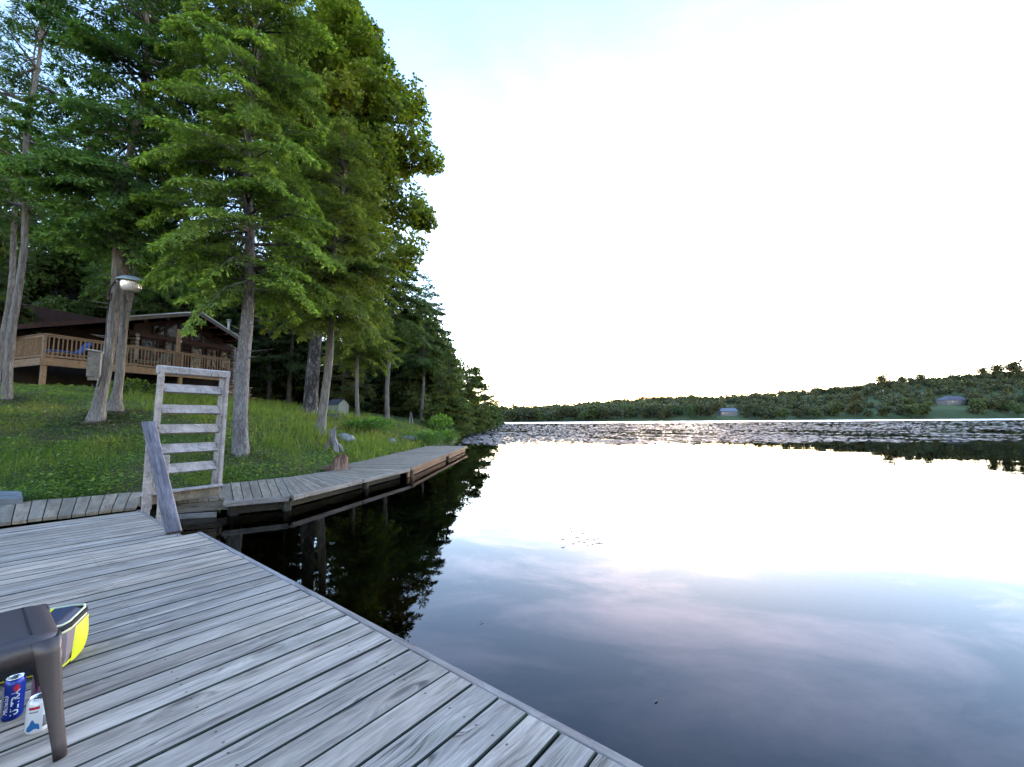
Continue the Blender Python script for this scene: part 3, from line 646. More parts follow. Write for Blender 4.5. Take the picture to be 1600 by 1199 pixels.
for (s0, z0, s1, z1, nm) in ((sL-1.2, zL-(zA-zL)/(sA-sL)*1.2, sA, zA, 'roof_slope'), (sA, zA, sR2, zR2, 'roof_slope')):
    a, b, c_, d_ = cw(s0, NF, z0), cw(s1, NF, z1), cw(s1, NF+9, z1), cw(s0, NF+9, z0); dn = Vector((0, 0, -.14))
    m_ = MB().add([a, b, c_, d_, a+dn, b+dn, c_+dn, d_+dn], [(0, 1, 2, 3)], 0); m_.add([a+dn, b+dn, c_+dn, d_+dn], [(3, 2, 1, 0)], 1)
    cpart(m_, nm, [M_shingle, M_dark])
    if s1 <= sA+.001:        # the lower part of the left rake is bare dark board
        m0 = a.lerp(b, (onp(168, 495, NF)[0]-s0)/(s1-s0)); cpart(MB().beam(a+Vector((0, 0, -.10))-cnb*.02, m0+Vector((0, 0, -.10))-cnb*.02, .05, .20), 'fascia_board', M_log); a = m0
    fb = MB().beam(a+Vector((0, 0, -.10))-cnb*.02, b+Vector((0, 0, -.10))-cnb*.02, .05, .20); cpart(fb, 'fascia_board', M_fascia)
    fb = MB().beam(a+Vector((0, 0, .02))-cnb*.05, b+Vector((0, 0, .02))-cnb*.05, .08, .05); cpart(fb, 'drip_edge', M_metal)
    for k_ in range(4):
        f = (k_+.5)/4; q = a.lerp(b, f)
        cpart(MB().beam(q+Vector((0, 0, -.27)), q+cnb*6+Vector((0, 0, -.27)), .12, .16), 'purlin', M_log)
sWl = onp(205, 560, NWALL)[0]; sWr = onp(360, 560, NWALL)[0]
def roofz(s, n=NF): return (zL+(zA-zL)/(sA-sL)*(s-sL) if s < sA else zA+slopeR*(s-sA))-.16
nlog = 11; lh = .215
for i in range(nlog):
    z = FLOOR+.11+i*lh*.96
    if z < 6.2: cpart(MB().tube([cw(sWl, NWALL, z), cw(sWr, NWALL, z)], lh/2, 10), 'log', M_log, sm=False)
    for sc in (sWl, sWr):
        zz = z-lh*.48
        cpart(MB().tube([cw(sc, NWALL-.42-.05*(i % 2), zz), cw(sc, NWALL+.5, zz)], lh*.47, 10), 'log_end', M_logend)
for i in range(6):      # base logs below the deck at the right corner
    cpart(MB().tube([cw(sWr, NWALL-.42, FLOOR-.2-i*lh), cw(sWr, NWALL+5, FLOOR-.2-i*lh)], lh*.47, 10), 'log_end', M_logend)
# gable infill panel following the roof, dark boards
topZ = FLOOR+2.15
pts = [cw(sWl, NWALL+.02, topZ-.1), cw(sWr, NWALL+.02, topZ-.1), cw(sWr, NWALL+.02, roofz(sWr)), cw(sA, NWALL+.02, roofz(sA)), cw(sWl, NWALL+.02, roofz(sWl))]
cpart(MB().add(pts, [(0, 1, 2, 3, 4)]), 'gable_wall', M_log)
cpart(MB().beam(cw(sWl-.3, NWALL-.16, topZ), cw(sWr+.3, NWALL-.16, topZ), .2, .22), 'tie_beam', M_log)
# gable windows: panes between mullions under the rafters
ms = np.linspace(sWl+.9, sWr-.7, 7)
for a_, b_ in zip(ms[:-1], ms[1:]):
    n_ = NWALL-.06; lo = topZ+.18; ha, hb = roofz(a_+.07)-.42, roofz(b_-.07)-.42
    if max(ha, hb) < lo+.15: continue
    fr = MB()
    for (p, q) in (((a_+.04, lo), (b_-.04, lo)), ((a_+.04, max(ha, lo+.05)), (b_-.04, max(hb, lo+.05))), ((a_+.04, lo), (a_+.04, max(ha, lo+.05))), ((b_-.04, lo), (b_-.04, max(hb, lo+.05)))):
        fr.beam(cw(p[0], n_, p[1]), cw(q[0], n_, q[1]), .07, .07, up=cnb)
    w_ = cpart(fr, 'gable_window', M_log)
    g_ = MB().add([cw(a_+.07, n_, lo), cw(b_-.07, n_, lo), cw(b_-.07, n_, max(hb, lo+.05)), cw(a_+.07, n_, max(ha, lo+.05))], [(0, 1, 2, 3)]).build('pane', M_glass)
    g_.parent = w_; 
# brace under the apex
cpart(MB().beam(cw(sA-.3, NF+.3, roofz(sA)-.15), cw(sA-1.7, NWALL-.1, topZ+.1), .10, .12), 'brace', M_log)
# doors and windows along the wall
def opening(s0, s1, z0, z1, nm, div=1):
    n_ = NWALL-.15; fr = MB()
    for (p, q) in (((s0, z0), (s1, z0)), ((s0, z1), (s1, z1)), ((s0, z0), (s0, z1)), ((s1, z0), (s1, z1))): fr.beam(cw(p[0], n_, p[1]), cw(q[0], n_, q[1]), .09, .10, up=cnb)
    for k_ in range(1, div): sx = s0+(s1-s0)*k_/div; fr.beam(cw(sx, n_, z0), cw(sx, n_, z1), .07, .07, up=cnb)
    w_ = cpart(fr, nm, M_log)
    for k_ in range(div):
        a_, b_ = s0+(s1-s0)*k_/div+.04, s0+(s1-s0)*(k_+1)/div-.04
        g_ = MB().add([cw(a_, n_+.01, z0+.04), cw(b_, n_+.01, z0+.04), cw(b_, n_+.01, z1-.04), cw(a_, n_+.01, z1-.04)], [(0, 1, 2, 3)]).build('pane', M_glass); g_.parent = w_
L_ = sWr-sWl
opening(sWl+.06*L_, sWl+.20*L_, FLOOR+.9, FLOOR+1.95, 'window'); opening(sWl+.27*L_, sWl+.43*L_, FLOOR+.05, FLOOR+2.0, 'patio_door', 2)
opening(sWl+.53*L_, sWl+.66*L_, FLOOR+.05, FLOOR+2.0, 'glazed_door'); opening(sWl+.70*L_, sWl+.82*L_, FLOOR+.8, FLOOR+1.95, 'window', 2); opening(sWl+.86*L_, sWl+.97*L_, FLOOR+.8, FLOOR+1.95, 'window')
# recessed wall on the left of the gable and the far side walls
m_ = MB(); cbox(m_, sL-3, sWl-.1, NWALL+1.8, NWALL+1.95, FLOOR-.1, 7.2); cpart(m_, 'porch_wall', M_log)
m_ = MB(); cbox(m_, sWl-.1, sWl+.1, NWALL, NWALL+8, FLOOR-2, 6.0); cbox(m_, sWr-.1, sWr+.1, NWALL+.1, NWALL+8, FLOOR-2, 6.0); cpart(m_, 'side_wall', M_log)
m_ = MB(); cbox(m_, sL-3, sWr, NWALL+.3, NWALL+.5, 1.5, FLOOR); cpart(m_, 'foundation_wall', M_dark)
# porch lamp
cpart(MB().lathe([(.001, -.09), (.07, -.06), (.09, 0), (.07, .06), (.001, .09)], 12, cw(sWl+.40*L_, NWALL-.3, FLOOR+2.12)), 'porch_lamp', M_white, sm=True)
# chimney
_, zc1, pc = onp(357, 517, NF+4); pc = Vector((pc.x, pc.y, 0))
cpart(MB().lathe([(.09, zc1-.8), (.09, zc1+.62), (.15, zc1+.64), (.15, zc1+.70), (.10, zc1+.74), (.16, zc1+.80), (.16, zc1+.83), (.001, zc1+.9)], 14, pc), 'chimney_pipe', M_metal, sm=False)
cpart(MB().tube([pc+Vector((0, 0, zc1+.35)), pc-cnb*.5-cd*.25+Vector((0, 0, zc1-.2))], .02, 6), 'chimney_stay', M_metal)
# deck of the cottage
cdk = empty('cottage_deck', cw(0, 0, 2.8), 'tan wooden raised deck with baluster railing on the lake side of the cottage', 'deck')
def dpart(mb, nm, M): return child(mb.build(nm, M), cdk)
SE = 7.9
for i in range(22):
    n0 = .02+i*.145
    if n0 < NWALL-.2: m_ = MB(); cbox(m_, -.02, SE, n0, n0+.138, FLOOR-.036, FLOOR); dpart(m_, 'deck_board', M_tan)
m_ = MB(); m_.beam(cw(-.05, -.03, FLOOR-.19), cw(SE, -.03, FLOOR-.19), .05, .30); dpart(m_, 'fascia_beam', M_tan)
m_ = MB(); m_.beam(cw(-.06, 0, FLOOR-.19), cw(-.06, 3.1, FLOOR-.19), .05, .30); dpart(m_, 'fascia_beam', M_tan)
for s_ in (.08, 2.7, 5.3, 7.7):
    b_ = cw(s_, .1, 0); gz_ = float(ground(b_.x, b_.y))-.1; dpart(MB().beam(Vector((b_.x, b_.y, gz_)), Vector((b_.x, b_.y, FLOOR-.34)), .15, .15, up=cnb), 'post', M_tan)
RT = FLOOR+1.0
for a_, b_ in ((cw(0, .02, 0), cw(SE, .02, 0)), (cw(.02, .1, 0), cw(.02, 3.0, 0))):
    dpart(MB().beam(a_+Vector((0, 0, RT)), b_+Vector((0, 0, RT)), .10, .04), 'top_rail', M_tan)
    dpart(MB().beam(a_+Vector((0, 0, RT-.075)), b_+Vector((0, 0, RT-.075)), .04, .08), 'upper_rail', M_tan)
    dpart(MB().beam(a_+Vector((0, 0, FLOOR+.08)), b_+Vector((0, 0, FLOOR+.08)), .04, .08), 'bottom_rail', M_tan)
    L = (b_-a_).length; nb = int(L/.142)
    bal = MB().beam((0, 0, FLOOR+.10), (0, 0, RT-.05), .036, .036, up=cnb).mesh('baluster'); bal.materials.append(M_tan)
    for k_ in range(1, nb): o = link('baluster', bal); o.location = a_.lerp(b_, k_/nb); child(o, cdk)
for s_, n_ in ((0.02, .04), (5.3, .04), (SE-.05, .04), (.02, 3.0)): dpart(MB().beam(cw(s_, n_, FLOOR-.3), cw(s_, n_, RT-.02), .10, .10, up=cnb), 'rail_post', M_tan)
dpart(MB().beam(cw(5.2, .25, FLOOR), cw(5.2, .25, FLOOR+2.3), .14, .14, up=cnb), 'roof_post', M_tan)
# loungers on the cottage deck
def lounger(s, M, label, cush):
    e = empty('deck_chair', cw(s, .9, FLOOR), label, 'deck chair', rz=math.atan2(cd.y, cd.x))
    f = MB()
    for x_ in (-.55, .45):
        for y_ in (-.28, .28): f.beam((x_, y_, 0), (x_, y_, .32), .05, .05, up=(0, 1, 0))
    f.box((0, -.28, .32), (1.3, .05, .06)); f.box((0, .28, .32), (1.3, .05, .06)); f.build('frame', M_tan, e)
    MB().box((-.1, 0, .40), (1.0, .52, .11), ch=.03).build('seat_cushion', M, e)
    R_ = Matrix.Rotation(math.radians(-58), 3, 'Y'); MB().box((.58, 0, .66), (.66, .52, .11), R_, ch=.03).build('back_cushion', M, e)
lounger(1.05, M_blue, 'blue cushioned deck chair behind the nearest corner of the cottage railing', 1)
lounger(2.55, M_greenc, 'sage green deck chair behind the cottage railing, right of the blue one', 1)
lounger(4.3, M_greenc, 'sage green deck chair behind the cottage railing, right of the tree trunks', 1)
# small lower landing with rail, seen through the ladder
lnd = empty('landing_steps', cw(7.4, -1.2, 2.2), 'small brown stair landing with short railing below the cottage deck', 'steps')
for i in range(5): child(cbox(MB(), 7.2+i*.3, 7.5+i*.3, -1.3, -.2, FLOOR-.6-i*.19, FLOOR-.56-i*.19).build('step', M_tan), lnd)
for i in range(9): child(MB().beam(cw(6.9+i*.17, -1.3, 2.7), cw(6.9+i*.17, -1.3, 3.35), .035, .035, up=cnb).build('baluster', M_tan), lnd)
child(MB().beam(cw(6.8, -1.3, 3.38), cw(8.4, -1.3, 3.38), .09, .05).build('top_rail', M_tan), lnd)

# neighbouring low building with a grey roof
oh = empty('side_building', cw(-4, 8, 4), 'low brown outbuilding with a grey shingled roof at the left edge behind the tree trunks', 'building')
e0 = at_d(-60, 506, 23.0); e1 = at_d(98, 500, 25.5); r0 = at_d(-60, 478, 27.5); r1 = at_d(52, 480, 28.0)
child(MB().add([e0, e1, r1, r0], [(0, 1, 2, 3)]).add([e1, e1+Vector((.3, 4.5, 0)), r1+Vector((0, 1, 0)), r1], [(0, 1, 2, 3)]).build('roof', M_shingle), oh)
dn = Vector((0, 0, -.2)); child(MB().beam(e0+dn*.5, e1+dn*.5, .06, .18).build('fascia_board', M_fascia), oh)
w0, w1 = e0+Vector((0, .5, -.15)), e1+Vector((-.4, .5, -.15)); d3 = Vector((0, 0, -2.6))
for i in range(12):
    child(MB().tube([w0+d3*(i/12), w1+d3*(i/12)], .115, 8).build('log', M_log), oh)

# ------------------------------------------------------------------ foliage generators
def kite(P, D, N, L, Wd):
    """leaf quads: base P, direction D (unit), normal-ish N, length L, width Wd"""
    Sx = np.cross(D, N); Sx /= np.linalg.norm(Sx, axis=1, keepdims=True)+1e-9
    L = L[:, None]; Wd = Wd[:, None]; a = P; b = P+D*L*.45+Sx*Wd*.5; c = P+D*L; d = P+D*L*.45-Sx*Wd*.5
    return np.stack([a, b, c, d], 1).reshape(-1, 3)
def unit(v): return v/(np.linalg.norm(v, axis=-1, keepdims=True)+1e-9)
def leafmesh(name, V, mat, tip=None):
    me = np_mesh(name, V, 4)
    if tip is not None:
        at = me.attributes.new('tip', 'FLOAT', 'FACE'); at.data.foreach_set('value', tip.astype(np.float32))
    me.materials.append(mat); return me
def conifer(name, H, zb, R, n, mat, bark, r0, nb=110, leaf=.07, droop=.35, up=.15, seed=1, lean=(0, 0), tipf=1.0, p=1.4, sparse=.0, side=(0, 0), twigs=True, flare=1.35, taper=1.0, upw=1.25):
    """trunk and crown meshes in local coordinates; crown from zb to H"""
    g = np.random.default_rng(seed); rd = random.Random(seed)
    def ax(z): z = np.asarray(z, float); return np.stack([lean[0]*(z/H)+.05*np.sin(z*1.1+seed), lean[1]*(z/H)+.05*np.cos(z*.9+seed), z], -1)
    tb = MB(); zs = [-.15, 0, .12, .3, .6]+list(np.linspace(1.0, H*.96, 14)); rad = []
    for z in zs:
        r = r0*(1-taper*.93*max(z, 0)/H)
        if z < .6: r *= 1+(flare-1)*(1-max(z, 0)/.6)**2
        rad.append(r)
    st0 = random.getstate(); random.seed(seed); tb.tube([Vector(ax(z)) for z in zs], rad, 14, True, 0, .05); 
    u = g.random(nb)**upw; zz = zb+(H-zb)*np.sort(u); f = (zz-zb)/(H-zb)
    Lb = R*np.clip(1-f**p, .05, 1)*np.where(g.random(nb) < .35, .35+.35*g.random(nb), .72+.36*g.random(nb))*np.clip(.62+f*4, 0, 1)
    az = g.random(nb)*2*np.pi; dirs = np.stack([np.cos(az), np.sin(az), 0*az], 1)
    Lb *= 1+dirs[:, 0]*side[0]+dirs[:, 1]*side[1]
    base = ax(zz); upk = up*(1-f)+.5*f*f; dr = droop*(1-.4*f)*(.55+1.0*g.random(nb)); upk = upk+g.normal(0, .17, nb)
    def bpos(i, s): # s in 0..1
        r = s*Lb[i]; return base[i]+dirs[i]*r[:, None]+np.stack([0*r, 0*r, upk[i]*r-dr[i]*r*r/np.maximum(Lb[i], .3)], 1)
    for i in range(nb):
        pts = [Vector(bpos(np.array([i]), np.array([s]))[0]) for s in (0, .45, .9)]
        tb.tube(pts, [max(.006, .016+.014*Lb[i])*1.0, .008+.006*Lb[i], .004], 4, False)
    for _ in range(int(nb*.12)):   # dead snags below the crown
        z = zb*rd.uniform(.45, 1.0); a = rd.uniform(0, 6.28); l = rd.uniform(.15, .7); q = Vector(ax(z)); tb.tube([q, q+Vector((math.cos(a)*l, math.sin(a)*l, l*.15))], [.012, .003], 4, False)
    random.setstate(st0)
    i = g.choice(nb, n, p=Lb**1.5/np.sum(Lb**1.5)); K = np.clip((Lb[i]*5.5), 3, 40).astype(int)
    sq = (np.floor((g.random(n)**.75)*K)+.5)/K; sq = np.clip(.10+.90*sq, 0, 1); sd = np.where(g.random(n) < .5, 1, -1)
    l2 = (.12+.42*Lb[i]*(1-sq))*(.75+.35*np.sin(sq*37+i*2.1)**2); l2 = np.minimum(l2, .9)
    t = g.random(n)**.8; P0_ = bpos(i, sq); rad_ = dirs[i]; tang = np.stack([-rad_[:, 1], rad_[:, 0], 0*sq], 1)*sd[:, None]
    bd = unit(rad_*.62+tang*.80+np.array([0, 0, 1])*(upk[i]-2*dr[i]*sq)[:, None]*.8)
    # twigs off the branchlet, hanging a little
    K2 = 9; tq = (np.floor(t*K2)+.5)/K2; t3 = g.random(n); s3 = np.where(g.random(n) < .5, 1, -1); l3 = .16*(1-.6*tq)*(l2/.5+.35)
    sdv = unit(np.cross(bd, np.array([0, 0, 1.]))); td = unit(bd*.75+sdv*s3[:, None]*.75+g.normal(0, .12, (n, 3))+np.array([0, 0, -.12]))
    onm = g.random(n) < .30
    P = P0_+bd*(np.where(onm, t, tq)*l2)[:, None]+np.where(onm[:, None], 0, td*(t3*l3)[:, None])+np.array([0, 0, -1.])*(.22*(np.where(onm, t, tq)*l2)**2+.10*l3*t3**2)[:, None]
    P += g.normal(0, .010+.010*leaf/.07, (n, 3))
    D = unit(np.where(onm[:, None], bd, td)+g.normal(0, .30, (n, 3))+np.array([0, 0, -.15]))
    N = unit(np.array([0, 0, 1.])+g.normal(0, .55, (n, 3)))
    Ls = leaf*(.5+1.0*g.random(n)); V = kite(P, D, N, Ls*1.12, Ls*.36)
    tip = np.clip(sq*.7+.5*t*(~onm)+.25*t3-.62, 0, 1)*1.5*tipf*np.clip(.25+1.1*(np.sin(i*1.7)*.5+.5), 0, 1); tip = np.clip(tip, 0, .95)
    return tb.mesh(name+'_trunk'), leafmesh(name+'_crown', V, mat, tip), bark
def broadleaf(name, H, zb, R, n, mat, bark, r0, ncl=110, leaf=.11, seed=2, off=(0, 0), squash=1.0, cl=.75, flare=1.3, fork=.35, lean=(0, 0), shape=.55, extra=None):
    g = np.random.default_rng(seed); tb = MB(); st0 = random.getstate(); random.seed(seed)
    zf = zb+(H-zb)*fork; top = Vector((off[0]*.7+lean[0], off[1]*.7+lean[1], zf))
    def tr(f): return Vector((lean[0]*f+.06*math.sin(f*5+seed)+off[0]*.5*f*f, lean[1]*f+off[1]*.5*f*f, zf*f))
    fs = [-.02, 0, .02, .06, .12, .2, .35, .5, .65, .8, 1.0]
    tb.tube([tr(f) for f in fs], [r0*(1-.45*max(f, 0))*(1+(flare-1)*max(0, 1-f/.09)**2) for f in fs], 16, True, 0, .08)
    cz = (zb+H)/2; hz = (H-zb)/2; C_ = []
    while len(C_) < ncl:
        v = g.normal(size=3); v /= np.linalg.norm(v); r = g.random()**.38
        if v[2] < -.2 and g.random() < .3: continue
        wz = 1-shape*max(0, v[2]*r)**1.5
        C_.append(((v[0]*r*R*wz)*(1+.18*math.sin(3*math.atan2(v[1], v[0])+seed))+off[0], v[1]*r*R*wz+off[1], cz+v[2]*r*hz*squash))
    C_ = np.array(C_)
    if extra is not None: C_ = np.vstack([C_, extra])
    for c in C_:
        f = random.uniform(.55, 1.0); a = tr(f); e = Vector(c); mid = a.lerp(e, .55)+Vector((0, 0, .12*(e-a).length))
        tb.tube([a, mid, e], [max(.015, r0*.16), max(.01, r0*.07), .006], 5, False)
    random.setstate(st0)
    i = g.integers(0, len(C_), n); cr_ = cl*(.65+.6*g.random(len(C_)))[i]
    v = unit(g.normal(size=(n, 3))); rr = g.random(n)**.42
    sub = unit(v+.35*np.sin(v*7+i[:, None]))
    P = C_[i]+sub*(rr*cr_)[:, None]*np.array([1, 1, .62])
    out = unit(P-np.array([off[0], off[1], cz])+v*1.5)
    D = unit(out*.5+g.normal(0, .6, (n, 3))+np.array([0, 0, -.45])); N = unit(out*.6+np.array([0, 0, .8])+g.normal(0, .4, (n, 3)))
    Ls = leaf*(.6+.8*g.random(n)); return tb.mesh(name+'_trunk'), leafmesh(name+'_crown', kite(P, D, N, Ls, Ls*.85), mat), bark
def plant_tree(spec, loc, label, cat='tree', group=None, nm='tree', rz=0, sc=1.0, scz=None):
    tm, cm, bk = spec; e = empty(nm, loc, label, cat, group, rz)
    e.scale = (sc, sc, scz or sc)
    if not tm.materials: tm.materials.append(bk)
    t_ = link('trunk', tm, None, e, True); c_ = link('crown', cm, None, e)
    return e

# ------------------------------------------------------------------ the trees that stand on the lawn
b3 = on_ground(378, 711); b5 = on_ground(502, 681); b4 = on_ground(485, 650); b6 = Vector(((557-800)/FPX*24, 24, float(ground((557-800)/FPX*24, 24)))); b7 = on_ground(605, 655); b8 = on_ground(659, 660)
b2 = on_ground(152, 660); b2b = on_ground(176, 645); b2c = on_ground(187, 612); b1 = on_ground(13, 626); b0 = on_ground(-4, 600)
print('bases', [tuple(round(c, 1) for c in b) for b in (b3, b5, b4, b6, b7, b8, b2, b2b, b2c, b1, b0)])
def lean_to(b, u, v):      # where the axis of a trunk passes at the measured point, at about the base's distance
    p = at_d(u, v, b.y); return (p.x-b.x)/(p.z-b.z)
H3 = 15.0
plant_tree(conifer('hemlock', H3, 3.8, 2.15, 165000, M_hem, M_sprucebark, .155, nb=230, leaf=.074, droop=.50, up=.10, seed=3, lean=(lean_to(b3, 384, 400)*H3, .2), p=3.0, flare=1.12, tipf=1.3), b3, 'tall hemlock with a straight scaly trunk and feathery boughs, just right of the ladder', nm='hemlock_tree')
H2 = 15.0
plant_tree(conifer('cedar', H2, 4.25, 2.1, 115000, M_ced, M_cedarbark, .118, nb=220, leaf=.078, droop=.48, up=.12, seed=5, lean=(lean_to(b2, 182, 395)*H2, .2), p=3.0, flare=1.55, tipf=.9), b2, 'thick grey cedar carrying the yard lamp and the wooden bird box', nm='cedar_tree')
plant_tree(conifer('cedar', H2, 4.3, 2.2, 42000, M_ced, M_cedarbark, .100, nb=120, leaf=.085, droop=.45, up=.12, seed=6, lean=(lean_to(b2b, 197, 395)*H2*.8, .4), p=2.8, flare=2.1, tipf=.8), b2b, 'slimmer twin cedar with a flared foot, directly behind the lamp cedar', nm='cedar_tree')
plant_tree(conifer('cedar', H2, 5.2, 2.6, 34000, M_ced, M_cedarbark, .11, nb=110, leaf=.10, droop=.40, up=.12, seed=8, lean=(.15, .3), p=2.4, flare=1.15, tipf=.6), b2c, 'third cedar of the cluster, farthest back and in front of the cottage deck', nm='cedar_tree')
plant_tree(conifer('cedar', 16.5, 5.4, 2.3, 40000, M_ced, M_cedarbark, .100, nb=90, leaf=.075, droop=.35, up=.16, seed=9, lean=(lean_to(b1, 42, 270)*16.5, 0), p=2.2, flare=1.2, tipf=.5), b1, 'tall grey cedar near the left edge, leaning right over the cottage deck corner', nm='cedar_tree')
plant_tree(conifer('cedar', 15.5, 5.2, 2.4, 28000, M_ced, M_cedarbark, .11, nb=80, leaf=.085, droop=.35, up=.16, seed=10, lean=(.2, 0), p=2.2, flare=1.2, tipf=.4), b0, 'cedar trunk cut by the left edge of the picture', nm='cedar_tree')
plant_tree(conifer('olive_cedar', 11.8, 3.9, 2.2, 105000, M_hem2, M_cedarbark, .150, nb=230, leaf=.085, droop=.50, up=.22, seed=11, lean=(lean_to(b5, 516, 480)*11.5, .3), p=2.8, flare=1.5, side=(.10, -.1), tipf=.9), b5, 'smooth grey cedar leaning right with an olive crown, before the dark maple trunk', nm='cedar_tree')
ext = np.array([(x, y, z) for x, y, z in ((1.4, -1.5, 6.2), (2.4, -1, 7.4), (.8, -2, 5.4), (-.9, -1.6, 5.6), (3.9, -1, 7.6), (4.9, 0, 9.0), (5.1, .2, 11), (5.0, -.5, 8.2))])
plant_tree(broadleaf('maple', 23.6, 6.3, 5.0, 185000, M_map, M_maplebark, .34, ncl=330, leaf=.165, seed=12, off=(.9, .2), cl=.95, fork=.25, shape=.85, extra=ext), b4, 'big maple with dark furrowed bark and a broad bright green crown leaning over the shore', nm='maple_tree')
plant_tree(conifer('olive_cedar', 11.5, 3.6, 2.4, 42000, M_hem2, M_cedarbark, .12, nb=200, leaf=.12, droop=.5, up=.2, seed=14, lean=(.1, 0), p=2.2, flare=1.3), b6, 'slim grey trunked cedar between the leaning cedar and the taller bare trunk to its right', nm='cedar_tree')
plant_tree(conifer('dark_cedar', 14.5, 5.9, 3.2, 42000, M_shore, M_cedarbark, .17, nb=210, leaf=.19, droop=.45, up=.2, seed=15, lean=(.0, 0), p=2.2, flare=1.15), b7, 'straight bare trunked dark cedar in the middle of the shore grass', nm='cedar_tree')
plant_tree(conifer('dark_cedar', 15.0, 5.2, 3.3, 34000, M_shore, M_cedarbark, .17, nb=190, leaf=.22, droop=.4, up=.2, seed=16, lean=(.3, 0), p=1.8, flare=1.2), b8, 'rightmost bare cedar trunk above the shore grass, near the yellow green sapling', nm='cedar_tree')

# ------------------------------------------------------------------ woods behind
bgc = [conifer('woodland_conifer', 13, .6+i*.8, 2.7, 26000, M_bgc, M_darkbark, .16, nb=80, leaf=.17, droop=.35, up=.15, seed=30+i, p=1.5, tipf=0) for i in range(3)]
bgl = [broadleaf('woodland_tree', 14, 3.0, 3.6, 24000, M_bgl, M_darkbark, .17, ncl=60, leaf=.20, seed=40+i, cl=1.05) for i in range(2)]
shc = [conifer('shore_cedar', 8, .0, 2.5, 30000, M_shore, M_darkbark, .14, nb=130, leaf=.19, droop=.4, up=.3, seed=50+i, p=1.25, tipf=0) for i in range(2)]
shc.append(broadleaf('shore_bush_tree', 8, .4, 2.9, 26000, M_shore, M_darkbark, .12, ncl=90, leaf=.20, seed=58, cl=.85, shape=.5))
ush = [conifer('understory', 6.0, .0, 2.6, 15000, M_bgc, M_darkbark, .08, nb=90, leaf=.22, droop=.35, up=.35, seed=56+i, p=1.6, tipf=0) for i in range(2)]
rd = random.Random(5)
spots = []
# belt behind the cottage and lawn: rows of increasing depth, seen from the dock
for (u0, u1, cnt, d0, d1) in ((-160, 130, 7, 30, 36), (90, 470, 9, 33, 40), (-140, 460, 12, 42, 58), (400, 560, 6, 32, 38), (430, 690, 9, 44, 56), (-300, -60, 5, 16, 26)):
    for k_ in range(cnt):
        u = u0+(u1-u0)*(k_+.5)/cnt+rd.uniform(-12, 12); dd = rd.uniform(d0, d1); x_ = (u-800)/FPX*dd
        if shore_dist(np.array([x_]), np.array([dd]))[0] > 2.5: spots.append((x_, dd, u))
GC, GL = 'dark conifers in the woods behind the lawn', 'leafy trees in the woods behind the cottage'
for k_, (x_, y_, u) in enumerate(spots):
    z_ = float(ground(x_, y_)); con = rd.random() < (.35 if u < 400 else .85)
    if con: plant_tree(bgc[k_ % 3], (x_, y_, z_), 'dark green conifer in the shaded woods behind the lawn and cottage', group=GC, nm='conifer_tree', rz=rd.uniform(0, 6.28), sc=rd.uniform(.85, 1.2))
    else: plant_tree(bgl[k_ % 2], (x_, y_, z_), 'leafy green tree in the woods behind the cottage', group=GL, nm='woodland_tree', rz=rd.uniform(0, 6.28), sc=rd.uniform(.85, 1.2))
GU = 'low evergreen bushes closing the foot of the woods'
for (u0, u1, cnt, d0, d1) in ((-120, 420, 12, 34, 44), (395, 545, 9, 32, 38), (540, 690, 9, 45, 52), (380, 690, 11, 54, 64)):
    for k_ in range(cnt):
        u = u0+(u1-u0)*(k_+.5)/cnt+rd.uniform(-6, 6); d = rd.uniform(d0, d1); x_ = (u-800)/FPX*d
        if shore_dist(np.array([x_]), np.array([d]))[0] < 1.2: continue
        plant_tree(ush[k_ % 2], (x_, d, float(ground(x_, d))-.4), 'dark evergreen bush at the foot of the woods', cat='bush', group=GU, nm='evergreen_bush', rz=rd.uniform(0, 6.28), sc=rd.uniform(.8, 1.2))
# cedars leaning over the water along the shore
GS = 'bushy cedars along the shore at the water'
for (u, d, s_) in ((686, 34, .7), (700, 35, 1.0), (722, 38, .75), (742, 47, 1.0), (752, 56, 1.1), (760, 66, 1.0), (766, 78, .95), (772, 92, 1.0), (778, 108, 1.0), (676, 46, 1.3), (705, 55, 1.3), (735, 75, 1.2), (690, 48, 1.2), (600, 50, 1.6), (622, 47, 1.5), (640, 52, 1.7), (575, 52, 1.7), (658, 56, 1.7), (550, 50, 1.6), (676, 60, 1.6)):
    x_ = (u-800)/FPX*d; k_ = (int(u)+int(d)) % 3
    while shore_dist(np.array([x_]), np.array([d]))[0] < .3: x_ -= .2
    plant_tree(shc[k_], (x_, d, float(ground(x_, d))-.15), 'bushy olive green cedar hanging over the water on the left shore', group=GS, nm='shore_cedar', rz=rd.uniform(0, 6.28), sc=s_)
x_ = (748-800)/FPX*52; plant_tree(broadleaf('shore_tree', 8.2, 3.2, 1.7, 9000, M_bgl, M_darkbark, .09, ncl=26, leaf=.17, seed=61, cl=.55), (x_-.6, 52, float(ground(x_-.6, 52))), 'open crowned tree rising above the shore cedars, sky showing through it', nm='shore_tree')
# pale forked trunks behind the cottage
for u, v0, v1, d, lab in ((94, 500, 405, 33, 'pale forked birch trunk behind the roof, left of the lamp cedar'), (134, 497, 400, 34, 'second pale trunk behind the roof, nearest the lamp cedar')):
    a, b_ = at_d(u, v0+30, d), at_d(u+10, v1, d); e = empty('birch_tree', (a.x, a.y, float(ground(a.x, a.y))), lab, 'tree'); g0 = Vector(e.location)
    m_ = MB().tube([g0, a, a.lerp(b_, .6), b_], [.24, .22, .17, .12], 9); f_ = a.lerp(b_, .45); m_.tube([f_, f_+Vector((-1.1, 0, 1.6)), f_+Vector((-1.6, 0, 3.4))], [.13, .08, .04], 7); m_.tube([b_, b_+Vector((1.0, 0, 2.2))], [.11, .04], 7)
    child(m_.build('trunk', M_birch, smooth=True), e)
